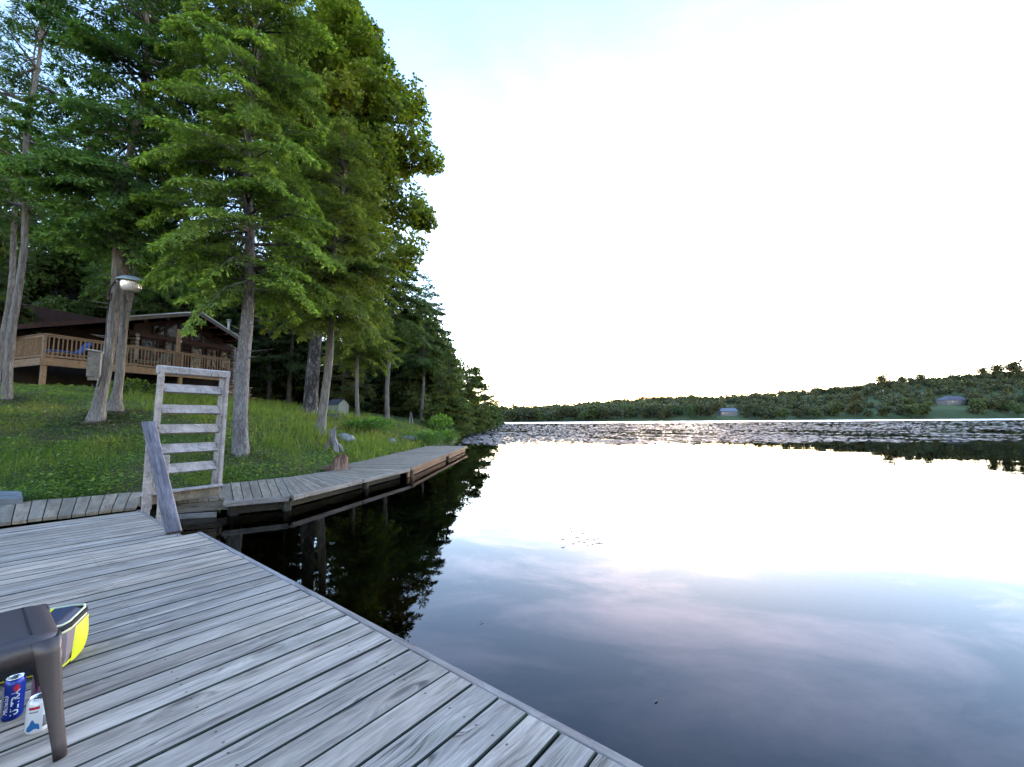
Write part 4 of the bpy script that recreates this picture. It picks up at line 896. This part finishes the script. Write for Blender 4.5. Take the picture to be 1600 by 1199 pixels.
# the long bare limb lying over the roof
pts = [at_d(30, 474, 29), at_d(60, 474, 29.2), at_d(92, 480, 29.4), at_d(112, 488, 29.6), at_d(127, 496, 29.8)]
tag(MB().tube(pts, [.04, .06, .07, .07, .05], 7).build('fallen_limb', M_birch, smooth=True), 'long bare pale limb arching over the roof of the outbuilding', 'branch')

# ------------------------------------------------------------------ far shore
def clump_tree(name, H, R, n, mat, seed, zb=.05, ncl=14, leaf=.9):
    g = np.random.default_rng(seed); C_ = []
    for k_ in range(ncl):
        v = unit(g.normal(size=3)); r = g.random()**.4; C_.append((v[0]*r*R*.75, v[1]*r*R*.75, H*(.5+zb/2)+v[2]*r*H*.36))
    C_ = np.array(C_); i = g.integers(0, ncl, n); v = unit(g.normal(size=(n, 3))); P = C_[i]+v*(g.random(n)**.35*R*.42)[:, None]*np.array([1, 1, .8])
    P[:, 2] = np.clip(P[:, 2], H*zb, None); D = unit(v+g.normal(0, .6, (n, 3))); N = unit(np.array([0, 0, .8])+v+g.normal(0, .4, (n, 3))); Ls = leaf*(.6+.8*g.random(n))
    return kite(P, D, N, Ls, Ls*.8)
ftm = MB().tube([(0, 0, -1), (0, 0, 3), (.1, 0, 7)], [.35, .28, .12], 6).mesh('far_trunk'); ftm.materials.append(M_darkbark)
fars = [leafmesh('far_crown', clump_tree('far', 11, 5.2, 1700, m_, 70+i), m_) for i, m_ in enumerate((M_far, M_far, M_far2, M_far2))]
tall = leafmesh('far_crown', clump_tree('far', 15, 4.6, 1500, M_far, 80, zb=.35), M_far)
# the solid wood: one mass, everything that cannot be picked apart
Vs = []; g = np.random.default_rng(90); bases = [clump_tree('w', 9.5, 5.0, 165, None, 91+i, leaf=1.9) for i in range(4)]
def skyw(x):   # how thick the wood is at this place along the shore
    return 1
cnt = 0
while cnt < 1350:
    x_ = g.uniform(-60, 560); d_ = g.uniform(3, 200); y_ = 318-.055*x_+d_; s_ = float(shore_dist(np.array([x_]), np.array([y_]))[0])
    if s_ < 1.5: continue
    u_ = 800+FPX*x_/y_
    if u_ > 1340 and s_ < 120 and g.random() < .38: continue          # meadow slopes
    if 1240 < u_ < 1340 and s_ < 60 and g.random() < .25: continue
    if 1462 < u_ < 1516 and y_ < 350: continue
    z_ = float(ground(x_, y_)); sc_ = g.uniform(.75, 1.15)*(1.0 if u_ < 1100 else .75); a = g.uniform(0, 6.28); ca, sa = math.cos(a)*sc_, math.sin(a)*sc_
    v = bases[cnt % 4]; Vs.append(np.stack([v[:, 0]*ca-v[:, 1]*sa+x_, v[:, 0]*sa+v[:, 1]*ca+y_, v[:, 2]*sc_+z_-1], 1)); cnt += 1
tag(link('far_woods', leafmesh('far_woods', np.concatenate(Vs), M_far)), 'distant mixed woods covering the far shore and hill', 'woods', kind='stuff')
def far_tree(me, u, d, sc, label, group=None, dz=0):
    x_ = (u-800)/FPX*d
    s_ = float(shore_dist(np.array([x_]), np.array([d]))[0])
    e = empty('far_tree', (x_, d, float(ground(x_, d))+dz), label, 'tree', group, rd.uniform(0, 6.28)); e.scale = (sc, sc, sc)
    link('trunk', ftm, None, e); link('crown', me, None, e); return e
GF = 'trees standing along the far shore'
for k_ in range(44):
    u = 800+k_*18.5+rd.uniform(-9, 9); d = 322-.055*(u-800)/2+rd.uniform(-6, 8)
    if 1118 < u < 1154 or 1190 < u < 1212 or 1345 < u < 1385 or 1450 < u < 1525: continue
    far_tree(fars[k_ % 4], u, d, rd.uniform(.75, 1.2), 'round green tree at the water line of the far shore', GF)
for u, d, s_, lab in ((1080, 452, .75, 'small round tree standing up alone above the far wood, right of the sunset glow'), (1381, 440, 1.05, 'tall tree standing alone on the hill skyline beside the pale pole'), (1410, 455, .8, 'leftmost tree of the dark skyline clump right of the pole'), (1440, 455, .9, 'tallest tree in the middle of the dark skyline clump right of the pole'), (1540, 450, .9, 'leftmost tree of the high clump at the right end of the hill'), (1565, 440, 1.05, 'middle tree of the high clump at the right end of the hill'), (1592, 430, 1.25, 'highest tree on the hill, at the right edge')):
    far_tree(tall, u, d, s_*1.25, lab, dz=-2.5)
for k_, (u, d) in enumerate(((1395, 450), (1425, 452), (1450, 456), (1462, 455), (1548, 446), (1556, 448), (1575, 445), (1583, 440), (1602, 436), (1490, 452), (1515, 450), (1360, 440), (1340, 436), (1310, 430))):
    far_tree(fars[k_ % 2], u, d, rd.uniform(.7, 1.0), 'dark tree in the row along the hill skyline', 'trees along the hill skyline', dz=-1)
for u, d, s_, lab in ((1335, 345, 1.25, 'large dark round tree at the far shore, left of the meadow'), (1420, 330, .8, 'pale green bush shaped tree on the far shore meadow, left of the low house'), (1447, 318, .7, 'light green round tree by the water, just left of the low house'), (1470, 372, .7, 'tree standing behind the low house on the slope'), (1528, 326, 1.15, 'broad dark tree just right of the low house'), (1575, 316, 1.15, 'broad dense tree at the right end of the far shore'), (1610, 322, 1.2, 'dense tree cut by the right edge on the far shore')):
    far_tree(fars[2 if 'pale' in lab or 'light' in lab else 1], u, d, s_, lab)
# far houses
M_hroof = simple('house_metal_roof', (.22, .235, .26), .6); M_hwall = simple('house_wall', (.26, .23, .21), .8); M_hroof2 = simple('house_grey_roof', (.14, .125, .14), .8); M_hwin = simple('house_window', (.3, .28, .30), .2, spec=.8)
def house(u, v, d, L, Dp, wh, rh, roof, label, rz=0, nwin=4, hip=0):
    p = at_d(u, v, d); z = float(ground(p.x, p.y)); z = max(z, p.z); e = empty('house', (p.x, p.y, z), label, 'house', rz=rz)
    MB().box((0, 0, wh/2-2), (L, Dp, wh+4)).build('wall', M_hwall, e)
    h_ = L/2+.5; q = Dp/2+.5; rx = h_-hip
    MB().add([(-h_, -q, wh), (h_, -q, wh), (h_, q, wh), (-h_, q, wh), (-rx, 0, wh+rh), (rx, 0, wh+rh)], [(0, 1, 5, 4), (3, 4, 5, 2), (0, 4, 3), (1, 2, 5), (0, 3, 2, 1)]).build('roof', roof, e)
    for k_ in range(nwin): MB().box(((k_+.5)/nwin*L-L/2, -Dp/2-.03, wh*.55), (L/nwin*.55, .06, wh*.45)).build('window', M_hwin, e)
    return e
house(1136, 649, 326, 13, 7, 3.0, 2.6, M_hroof, 'long low house with a blue grey metal roof among trees at the far shore')
house(1201, 649, 322, 4.5, 4, 2.4, 1.7, M_hroof, 'small pale boathouse at the far water line, right of the blue roofed house', nwin=1)
house(1489, 637, 345, 20, 10, 3.2, 3.6, M_hroof2, 'low bungalow with a wide grey hipped roof and pale windows on the far meadow', nwin=6, hip=6)
p = at_d(1381, 624, 400); z = float(ground(p.x, p.y))
tag(MB().tube([(p.x, p.y, z-1), (p.x, p.y, p.z+9)], .35, 6).build('utility_pole', M_white), 'pale pole standing on the far hillside below the lone tree', 'pole')
p = at_d(1536, 610, 440); tag(MB().box((p.x, p.y, p.z), (1.8, 1.8, 1.4)).build('white_tank', M_white), 'tiny white tank on the hill meadow near the skyline', 'tank')

# ------------------------------------------------------------------ lily pads
def lilies():
    g = np.random.default_rng(100); n = 52000; y = 1.0/(g.random(n)*(1/22.-1/165.)+1/165.); u = g.uniform(690, 1720, n); x = (u-800)/FPX*y
    f = np.sin(x*.35+1.7*np.sin(y*.16))*np.cos(y*.30+.8*np.sin(x*.11))+.6*np.sin(x*.9+y*.6)+.5*np.sin(x*.05+y*.09)
    edge = np.interp(u, [690, 780, 1150, 1400, 1600, 1720], [24, 23.5, 23.5, 24, 27, 30]); dense = np.interp(u, [690, 1200, 1450, 1720], [.6, .3, -.25, -.8]); dens2 = .35*np.sin(y*1.9+np.sin(x*.2)*2)*(y < 60)
    keep = (shore_dist(x, y) < -.3) & (f+dense+dens2+g.normal(0, .5, n) > .08) & (y > edge+g.normal(0, 1.6, n)+1.6*np.sin(x*.55+1)+1.3*np.sin(x*.19)+np.where(g.random(n) < .04, -6, 0)); x, y = x[keep], y[keep]; n = len(x)
    r = (.10+.12*g.random(n))*np.clip(y/45, .8, 2.6); a0 = g.random(n)*6.28; k = 7; V = np.zeros((n, k, 3)); tx, ty = g.normal(0, .09, n), g.normal(0, .09, n)
    for j in range(k):
        a = a0+j*2*np.pi*.94/(k-1); dx, dy = np.cos(a)*r, np.sin(a)*r
        V[:, j, 0] = x+dx; V[:, j, 1] = y+dy; V[:, j, 2] = .012+np.maximum(0, tx*dx+ty*dy+.006)
    me = np_mesh('lily_pads', V.reshape(-1, 3), k)
    m = NT('lily_pad'); col = m.ramp(m.island(), [(.05, (.02, .022, .012)), (.4, (.07, .050, .032)), (.7, (.12, .080, .060)), (.97, (.25, .165, .13))]); me.materials.append(m.done(m.pbr(col, m.rng(m.island(), 0, 1,   .42, .62), spec=.22)))
    tag(link('lily_pads', me), 'wide field of floating lily pads in front of the far shore', 'lily pads', kind='stuff')
lilies()
M_weed = simple('pondweed_leaf', (.055, .045, .03), .4)
wd = empty('pondweed', (.85, 4.8, 0), 'small patch of dark floating pondweed leaves alone on the open water', 'pondweed')
for (u, v, s_) in ((879, 841, 1), (880, 854, .8), (893, 829, .7), (896, 848, .7), (902, 838, 1), (912, 832, 1.1), (905, 845, .6), (918, 841, .6), (924, 834, .6), (930, 842, 1.1), (936, 839, .9), (934, 847, 1.2), (940, 848, 1), (950, 829, .6), (891, 824, .5), (888, 834, .6), (913, 846, .6), (926, 849, .5), (918, 850, .5)):
    p = at_z(u, v, .006); a = rd.uniform(-.5, .5); l = .036*s_; w_ = .013
    o = MB().add([(-l, 0, 0), (-l*.3, -w_, .003), (l*.6, -w_*.8, .002), (l, 0, .004), (l*.5, w_, .003), (-l*.4, w_*.9, 0)], [(0, 1, 2, 3, 4, 5)]).build('leaf', M_weed); o.location = p; o.rotation_euler = (0, 0, a); child(o, wd)
for (u, v, lab) in ((752, 972, 'tiny pale feather floating on the water off the middle of the dock'), (1025, 1094, 'tiny pale leaf floating on the water near the near end of the dock')):
    p = at_z(u, v, .006); o = MB().add([(-.02, 0, 0), (0, -.004, .002), (.022, 0, .001), (0, .005, .002)], [(0, 1, 2, 3)]).build('floating_leaf', M_greenc); o.location = p; o.rotation_euler = (0, 0, .6); tag(o, lab, 'leaf')

# ------------------------------------------------------------------ lawn: grass, ground cover
def region(n, u0, u1, d0, d1, g, dmin=.42, pw=1.0):
    y = 1.0/(g.random(n)*(1/d0-1/d1)+1/d1); u = g.uniform(u0, u1, n); x = (u-800)/FPX*y
    s = shore_dist(x, y); k = s > dmin; return x[k], y[k], s[k]
def blades(name, n, u0, u1, d0, d1, hgt, wid, mat, label, seed, mask=None, dmin=.42):
    g = np.random.default_rng(seed); x, y, s = region(n, u0, u1, d0, d1, g, dmin)
    if mask is not None: k = mask(x, y, g); x, y = x[k], y[k]
    z = ground(x, y); n = len(x); a = g.random(n)*6.28; tl = g.normal(0, .35, (n, 2)); D = unit(np.stack([tl[:, 0], tl[:, 1], np.ones(n)], 1)); N = np.stack([np.cos(a), np.sin(a), 0*a], 1)
    far = np.clip(y/9, .8, 2.2); L = hgt*(.45+.9*g.random(n))*(1+.45*np.sin(x*3.1+2*np.sin(y*1.7))*np.sin(y*2.7+x)); V = kite(np.stack([x, y, z-.01], 1), D, N, L, wid*far*(.7+.6*g.random(n)))
    tag(link(name, leafmesh(name, V, mat)), label, name.replace('_', ' '), kind='stuff')
bare = lambda x, y, g: (np.sin(x*1.3+.7)*np.sin(y*1.1+.3)+.5*np.sin(x*2.9+y*2.3)+g.normal(0, .45, len(x))) > -.1
blades('lawn_grass', 125000, -60, 700, 5.5, 32, .085, .010, M_grass, 'short rough grass covering the sloping lawn', 110, bare)
def tallmask(x, y, g): return (y > 9.3) & (x > -.85*(y-1.5)*.62+0) & (x < 0)
blades('tall_grass', 38000, 150, 720, 9.5, 30, .30, .012, M_grass, 'tall uncut grass along the shore beyond the stump', 111, lambda x, y, g: (x*.45+y*.9-8.2+g.normal(0, 1.1, len(x))+1.2*np.sin(x*1.7) > 0) & (g.random(len(x)) < .8), .25)
def leaves(name, n, u0, u1, d0, d1, hgt, leaf, mat, label, seed, mask=None, dmin=.4):
    g = np.random.default_rng(seed); x, y, s = region(n, u0, u1, d0, d1, g, dmin)
    if mask is not None: k = mask(x, y, g, shore_dist(x, y)); x, y = x[k], y[k]
    z = ground(x, y); n = len(x); h = hgt*g.random(n)*(.6+.5*np.sin(x*5.1)*np.sin(y*4.3)); a = g.random(n)*6.28
    D = unit(np.stack([np.cos(a), np.sin(a), g.normal(.1, .3, n)], 1)); N = unit(np.array([0, 0, 1.])+g.normal(0, .35, (n, 3))); L = leaf*(.6+.8*g.random(n))*np.clip(y/9, .85, 1.8)
    tag(link(name, leafmesh(name, kite(np.stack([x, y, z+.01+np.abs(h)], 1), D, N, L, L*.75), mat)), label, name.replace('_', ' '), kind='stuff')
leaves('ground_cover', 70000, -60, 700, 5.5, 15, .13, .036, M_clover, 'leafy weeds and ground cover thickest beside the boardwalk', 112, lambda x, y, g, s: g.random(len(x)) < np.interp(s, [.3, 1.6, 3.5, 7], [1, .95, .35, .12]))
leaves('broad_weeds', 26000, -60, 700, 5.5, 16, .20, .070, M_clover, 'larger leaved weeds in loose patches over the lawn edge', 114, lambda x, y, g, s: (g.random(len(x)) < np.interp(s, [.3, 1.2, 3.0, 7], [.9, .8, .45, .25])) & (np.sin(x*2.1+np.sin(y*1.9)*1.5)*np.sin(y*1.6+.8)+g.normal(0, .25, len(x)) > .05))
# fallen twigs and needle litter below the big trees
def litter():
    g = np.random.default_rng(115); n = 14000; ci = g.integers(0, 5, n); cs = np.array([(b.x, b.y) for b in (b3, b2, b2b, b5, b1)])[ci]
    r = np.abs(g.normal(0, .85, n))+.12; a = g.random(n)*6.28; x = cs[:, 0]+np.cos(a)*r; y = cs[:, 1]+np.sin(a)*r; k = shore_dist(x, y) > .6; x, y = x[k], y[k]; n = len(x)
    a = g.random(n)*6.28; D = unit(np.stack([np.cos(a), np.sin(a), g.normal(0, .15, n)], 1)); N = unit(np.array([0, 0, 1.])+g.normal(0, .3, (n, 3))); L = .03+.07*g.random(n)
    tag(link('needle_litter', leafmesh('needle_litter', kite(np.stack([x, y, ground(x, y)+.035+.03*g.random(n)], 1), D, N, L, L*.28), M_litter)), 'brown needles and twigs scattered at the feet of the big trees', kind='stuff')
M_litter = leafmat('dry_needles', (.09, .06, .035), (.16, .11, .06), (.26, .19, .11), trans=.0)
litter()
leaves('tiny_flowers', 420, 0, 560, 6.5, 14, .12, .022, M_flower, 'scattered tiny white and yellow flowers in the lawn', 113, None, .8)

def leafy_plant(loc, r, h, n, leaf, mat, label, seed, nm='leafy_plant'):
    g = np.random.default_rng(seed); v = unit(g.normal(size=(n, 3))); P = v*(g.random(n)**.45)[:, None]*np.array([r, r, h*.5]); P[:, 2] = np.abs(P[:, 2]+h*.5)
    out = unit(P-np.array([0, 0, h*.2])); D = unit(out+g.normal(0, .4, (n, 3))+np.array([0, 0, -.2])); N = unit(np.array([0, 0, 1.])+out*.4+g.normal(0, .3, (n, 3))); L = leaf*(.6+.8*g.random(n))
    e = empty(nm, loc, label, 'plant'); link('foliage', leafmesh('foliage', kite(P, D, N, L, L*.8), mat), None, e)
    m_ = MB()
    for k_ in range(9): a = k_*.7; m_.tube([(0, 0, -.05), (math.cos(a)*r*.3, math.sin(a)*r*.3, h*.5), (math.cos(a)*r*.6, math.sin(a)*r*.6, h*.9)], [.012, .009, .004], 4, False)
    m_.build('stem', M_darkbark, e)
q = on_ground(585, 676); leafy_plant(q, .85, .62, 420, .17, M_broad, 'low plant with broad lime green leaves right of the leaning cedar', 120)
q = on_ground(553, 672); leafy_plant(q, .55, .42, 220, .15, M_broad, 'small broad leaved plant close to the foot of the leaning cedar', 121)
q = on_ground(688, 684); leafy_plant(q, .75, 1.35, 360, .20, M_broad, 'yellow green sapling at the far end of the shore grass', 122, 'sapling')
q = on_ground(668, 694); leafy_plant(q, .9, .62, 1500, .09, M_clover, 'dark green bush beside the far end of the boardwalk', 123, 'shore_bush')
q = on_ground(700, 694); leafy_plant(q, .7, .75, 1300, .09, M_clover, 'light green weeds spilling over the boardwalk corner at the water', 124, 'shore_bush')
q = on_ground(233, 615); leafy_plant(q, 1.2, 1.1, 1300, .13, M_bgl, 'dark leafy shrub below the cottage deck, left of the ladder top', 125, 'shrub')
q = on_ground(205, 622); leafy_plant(q, .8, .7, 700, .12, M_bgl, 'low shrub between the cedar cluster and the leafy shrub', 126, 'shrub')

# ------------------------------------------------------------------ stumps, rocks, small things on the lawn
def rock(u, v, r, label, sq=.55, mat=M_rock, nm='rock', loc=None, seed=1):
    g = random.Random(seed); p = loc or on_ground(u, v); V = []; F = []; n, mth = 12, 7
    for i in range(mth+1):
        for j in range(n):
            th = math.pi*i/mth; ph = 2*math.pi*j/n; d = Vector((math.sin(th)*math.cos(ph), math.sin(th)*math.sin(ph), math.cos(th)))
            k_ = 1+.16*math.sin(d.x*4+seed)+.13*math.sin(d.y*5+seed*2)+.10*math.sin(d.z*7+seed)+g.uniform(-.03, .03)*(0 < i < mth); V.append((d.x*r*k_, d.y*r*k_*.85, d.z*r*k_*sq))
    for i in range(mth):
        for j in range(n): F.append((i*n+j, (i+1)*n+j, (i+1)*n+(j+1) % n, i*n+(j+1) % n))
    o = MB().add(V, F).build(nm, mat, smooth=True); o.location = p+Vector((0, 0, r*sq*.3)); return tag(o, label, 'rock')
rock(538, 690, .36, 'rounded grey boulder behind the driftwood stump', seed=3); rock(640, 688, .32, 'pale grey boulder in the shore grass near the far end', seed=5)
rock(660, 690, .25, 'small dark rock right of the pale grey boulder', seed=7); rock(612, 692, .24, 'small half buried stone left of the pale boulder', seed=8)
rock(0, 0, .62, 'olive sunken boulder under the water off the boardwalk', .5, simple('algae_rock', (.20, .19, .05), .9, var=.5, sc=7, bump=.02), loc=Vector((-.98, 4.62, -.55)), seed=9)
# driftwood stump: a forked root standing on end
p = on_ground(519, 706); e = empty('driftwood_stump', p, 'silver grey forked driftwood stump standing at the foot of the leaning cedar', 'stump')
m_ = MB(); m_.tube([(.10, 0, -.1), (.07, .0, .15), (0, 0, .30), (.02, 0, .46), (.08, 0, .54)], [.075, .06, .07, .06, .03], 9, True, 0, .22); m_.tube([(-.20, -.02, -.1), (-.12, 0, .12), (-.04, 0, .30)], [.07, .05, .05], 8, True, 0, .2)
m_.tube([(0, 0, .30), (-.05, .02, .44), (-.10, .02, .50)], [.06, .04, .012], 7, True, 0, .2); m_.tube([(.22, .1, -.05), (.16, .05, .12), (.06, 0, .2)], [.04, .035, .05], 7, True, 0, .2); m_.build('root', M_stump, e, True); e.scale = (1.25, 1.25, 1.3)
p = Vector((-3.98, 9.55, .22)); e = empty('rotten_stump', p, 'reddish rotten tree stump at the inner edge of the boardwalk', 'stump')
m_ = MB(); m_.tube([(0, 0, -.25), (0, 0, 0), (.01, 0, .14), (.02, 0, .28), (0, 0, .34)], [.23, .20, .165, .15, .10], 14, True, 0, .16); m_.build('stump_body', M_redrot, e, True)
m_ = MB(); m_.tube([(-.12, .03, -.2), (-.3, .1, .02), (-.55, .2, .0)], [.13, .10, .04], 9, True, 0, .2); m_.build('root', M_redrot, e, True)
# dark brush pile and small shed beyond the cedar
sx_ = (521-800)/FPX*20; p = Vector((sx_, 20, float(ground(sx_, 20)))); rock(0, 0, .36, 'dark brown heap of wood behind the leaning cedar, in front of the little shed', .6, M_darkbark, 'brush_heap', p, 11)['category'] = 'brush heap'
sx_ = (528-800)/FPX*24; p = Vector((sx_, 24, float(ground(sx_, 24))-.02)); e = empty('small_shed', p, 'small pale shed with a grey pitched roof beyond the leaning cedar', 'shed', rz=-.5)
MB().box((0, 0, .28), (1.0, .7, .7)).add([(.502, -.35, .63), (.502, .35, .63), (.502, 0, .90)], [(0, 1, 2)]).build('wall', M_shed, e)
MB().add([(-.58, -.45, .58), (.58, -.45, .58), (.58, 0, .93), (-.58, 0, .93), (.58, .45, .58), (-.58, .45, .58)], [(0, 1, 2, 3), (3, 2, 4, 5)]).build('roof', M_shingle, e)
# stone slab / fire pit edge at the left
c0, c1_, c2, c3 = at_z(-40, 783, .30), at_z(36, 779, .30), at_z(33, 768, .36), at_z(-40, 766, .36)
dn = Vector((0, 0, -.10)); sb = MB().add([c0, c1_, c2, c3, c0+dn, c1_+dn, c2+dn, c3+dn], [(0, 1, 2, 3), (4, 5, 1, 0), (5, 6, 2, 1), (6, 7, 3, 2), (7, 4, 0, 3)]).build('stone_slab', M_slab); tag(sb, 'flat grey stone slab at the left edge between lawn and boardwalk', 'slab')
# pair of leaning pale stakes beyond the grass
for u, lab in ((640, 'left of two thin pale stakes leaning at the shore'), (645, 'right of two thin pale stakes leaning at the shore')):
    a = on_ground(u, 662); tag(MB().tube([a-Vector((0, 0, .1)), a+Vector((-.12 if u > 642 else .05, 0, .9))], [.06, .02], 6).build('stake', M_birch), lab, 'stake')
# bare leaning branch over the water
a = at_d(745, 640, 46); tag(MB().tube([a, a+Vector((1.1, 0, .9)), a+Vector((2.4, 0, 2.0))], [.05, .04, .015], 6).build('bare_branch', M_birch), 'thin bare pale branch leaning out of the shore cedars', 'branch')

# ------------------------------------------------------------------ yard lamp, bird box, cable
yl = empty('yard_lamp', at_d(176, 470, b2.y-.25), 'grey yard lamp with ribbed glass bowl on a curved arm on the thick cedar', 'lamp')
dl = b2.y-.30; arm = [at_d(171, 470, dl+.08), at_d(170, 462, dl), at_d(173, 448, dl), at_d(180, 440, dl), at_d(190, 436, dl)]
child(MB().tube(arm, .020, 8).build('arm', M_iron, smooth=True), yl)
hc = at_d(206, 440, dl); k_ = dl/FPX
hood = MB().lathe([(.001, 9*k_), (.06, 8.5*k_), (13*k_, 6*k_), (18.5*k_, 1*k_), (19*k_, -1.5*k_), (17*k_, -1.5*k_), (12*k_, 1*k_), (.001, 2*k_)], 28).build('hood', M_lamp, smooth=True); hood.location = hc; hood.rotation_euler = (0, math.radians(4), 0); child(hood, yl)
bowl = MB().lathe([(13.5*k_, -.5*k_), (13.5*k_, -5*k_), (12.5*k_, -11*k_), (10*k_, -15.5*k_), (6*k_, -17*k_), (.001, -17.5*k_)], 30).build('glass_bowl', M_diff, smooth=True); bowl.location = hc; bowl.rotation_euler = (0, math.radians(4), 0); child(bowl, yl)
child(MB().box(at_d(190, 438, dl), (10*k_, 8*k_, 8*k_), ch=.01).build('ballast_box', M_lamp), yl)
child(MB().box(at_d(171, 464, dl+.04), (.07, .05, .16), ch=.01).build('bracket', M_iron), yl)
db = b2.y-.30; bb = empty('bird_box', at_d(147, 596, db), 'weathered wooden bird box hanging on the left of the thick cedar trunk', 'bird box')
k_ = db/FPX; cb = at_d(147, 570, db); Rb = Matrix.Rotation(math.radians(38), 3, 'Z')
child(MB().box(cb, (14*k_, 14*k_, 40*k_), Rb, ch=.004).build('box_body', M_boxwood), bb)
child(MB().box(cb+Rb @ Vector((7.4*k_, 0, .02)), (.6*k_, 13*k_, 36*k_), Rb).build('front_board', M_ladder), bb)
child(MB().box(cb+Vector((0, 0, 21.5*k_)), (18*k_, 18*k_, 2.2*k_), Rb @ Matrix.Rotation(math.radians(8), 3, 'Y'), ch=.003).build('lid', M_ladder), bb)
child(MB().box(cb+Vector((0, 0, -22*k_)), (11*k_, 11*k_, 6*k_), Rb, ch=.003).build('base_board', M_boxwood), bb)
cb_pts = [at_d(171, 470, dl+.02), at_d(167, 500, dl-.02), at_d(165, 540, dl-.06), at_d(162, 570, dl-.1), at_d(158, 590, dl-.12), at_d(153, 604, dl-.1), at_d(147, 606, dl-.08), at_d(143, 600, dl-.05)]
tag(MB().tube(cb_pts, .011, 6).build('power_cable', M_cable, smooth=True), 'black cable running down the thick cedar from the lamp and looping under the bird box', 'cable')
wp = [at_d(203, 389, b2.y), at_d(225, 397, b2.y+2.5), at_d(245, 405, b2.y+5.5), at_d(272, 413, b2.y+9.5)]
tag(MB().tube(wp, .012, 5).build('overhead_wire', M_cable, smooth=True), 'thin overhead wire running from the cedar cluster towards the cottage', 'wire')
print('tris', sum(sum(len(p.vertices)-2 for p in me.polygons) for me in bpy.data.meshes if len(me.polygons) < 5000)+sum(len(me.polygons)*2 for me in bpy.data.meshes if len(me.polygons) >= 5000))

# evening haze over the lake
hzm = bpy.data.materials.new('evening_haze'); hzm.use_nodes = True; nt = hzm.node_tree; nt.nodes.clear()
ho = nt.nodes.new('ShaderNodeOutputMaterial'); pv = nt.nodes.new('ShaderNodeVolumePrincipled'); nt.links.new(pv.outputs[0], ho.inputs['Volume'])
pv.inputs['Color'].default_value = (.93, .93, .95, 1); pv.inputs['Density'].default_value = .0005; pv.inputs['Anisotropy'].default_value = .3
tag(MB().box((60, 310, 42), (1420, 1120, 106)).build('haze', hzm), kind='stuff')
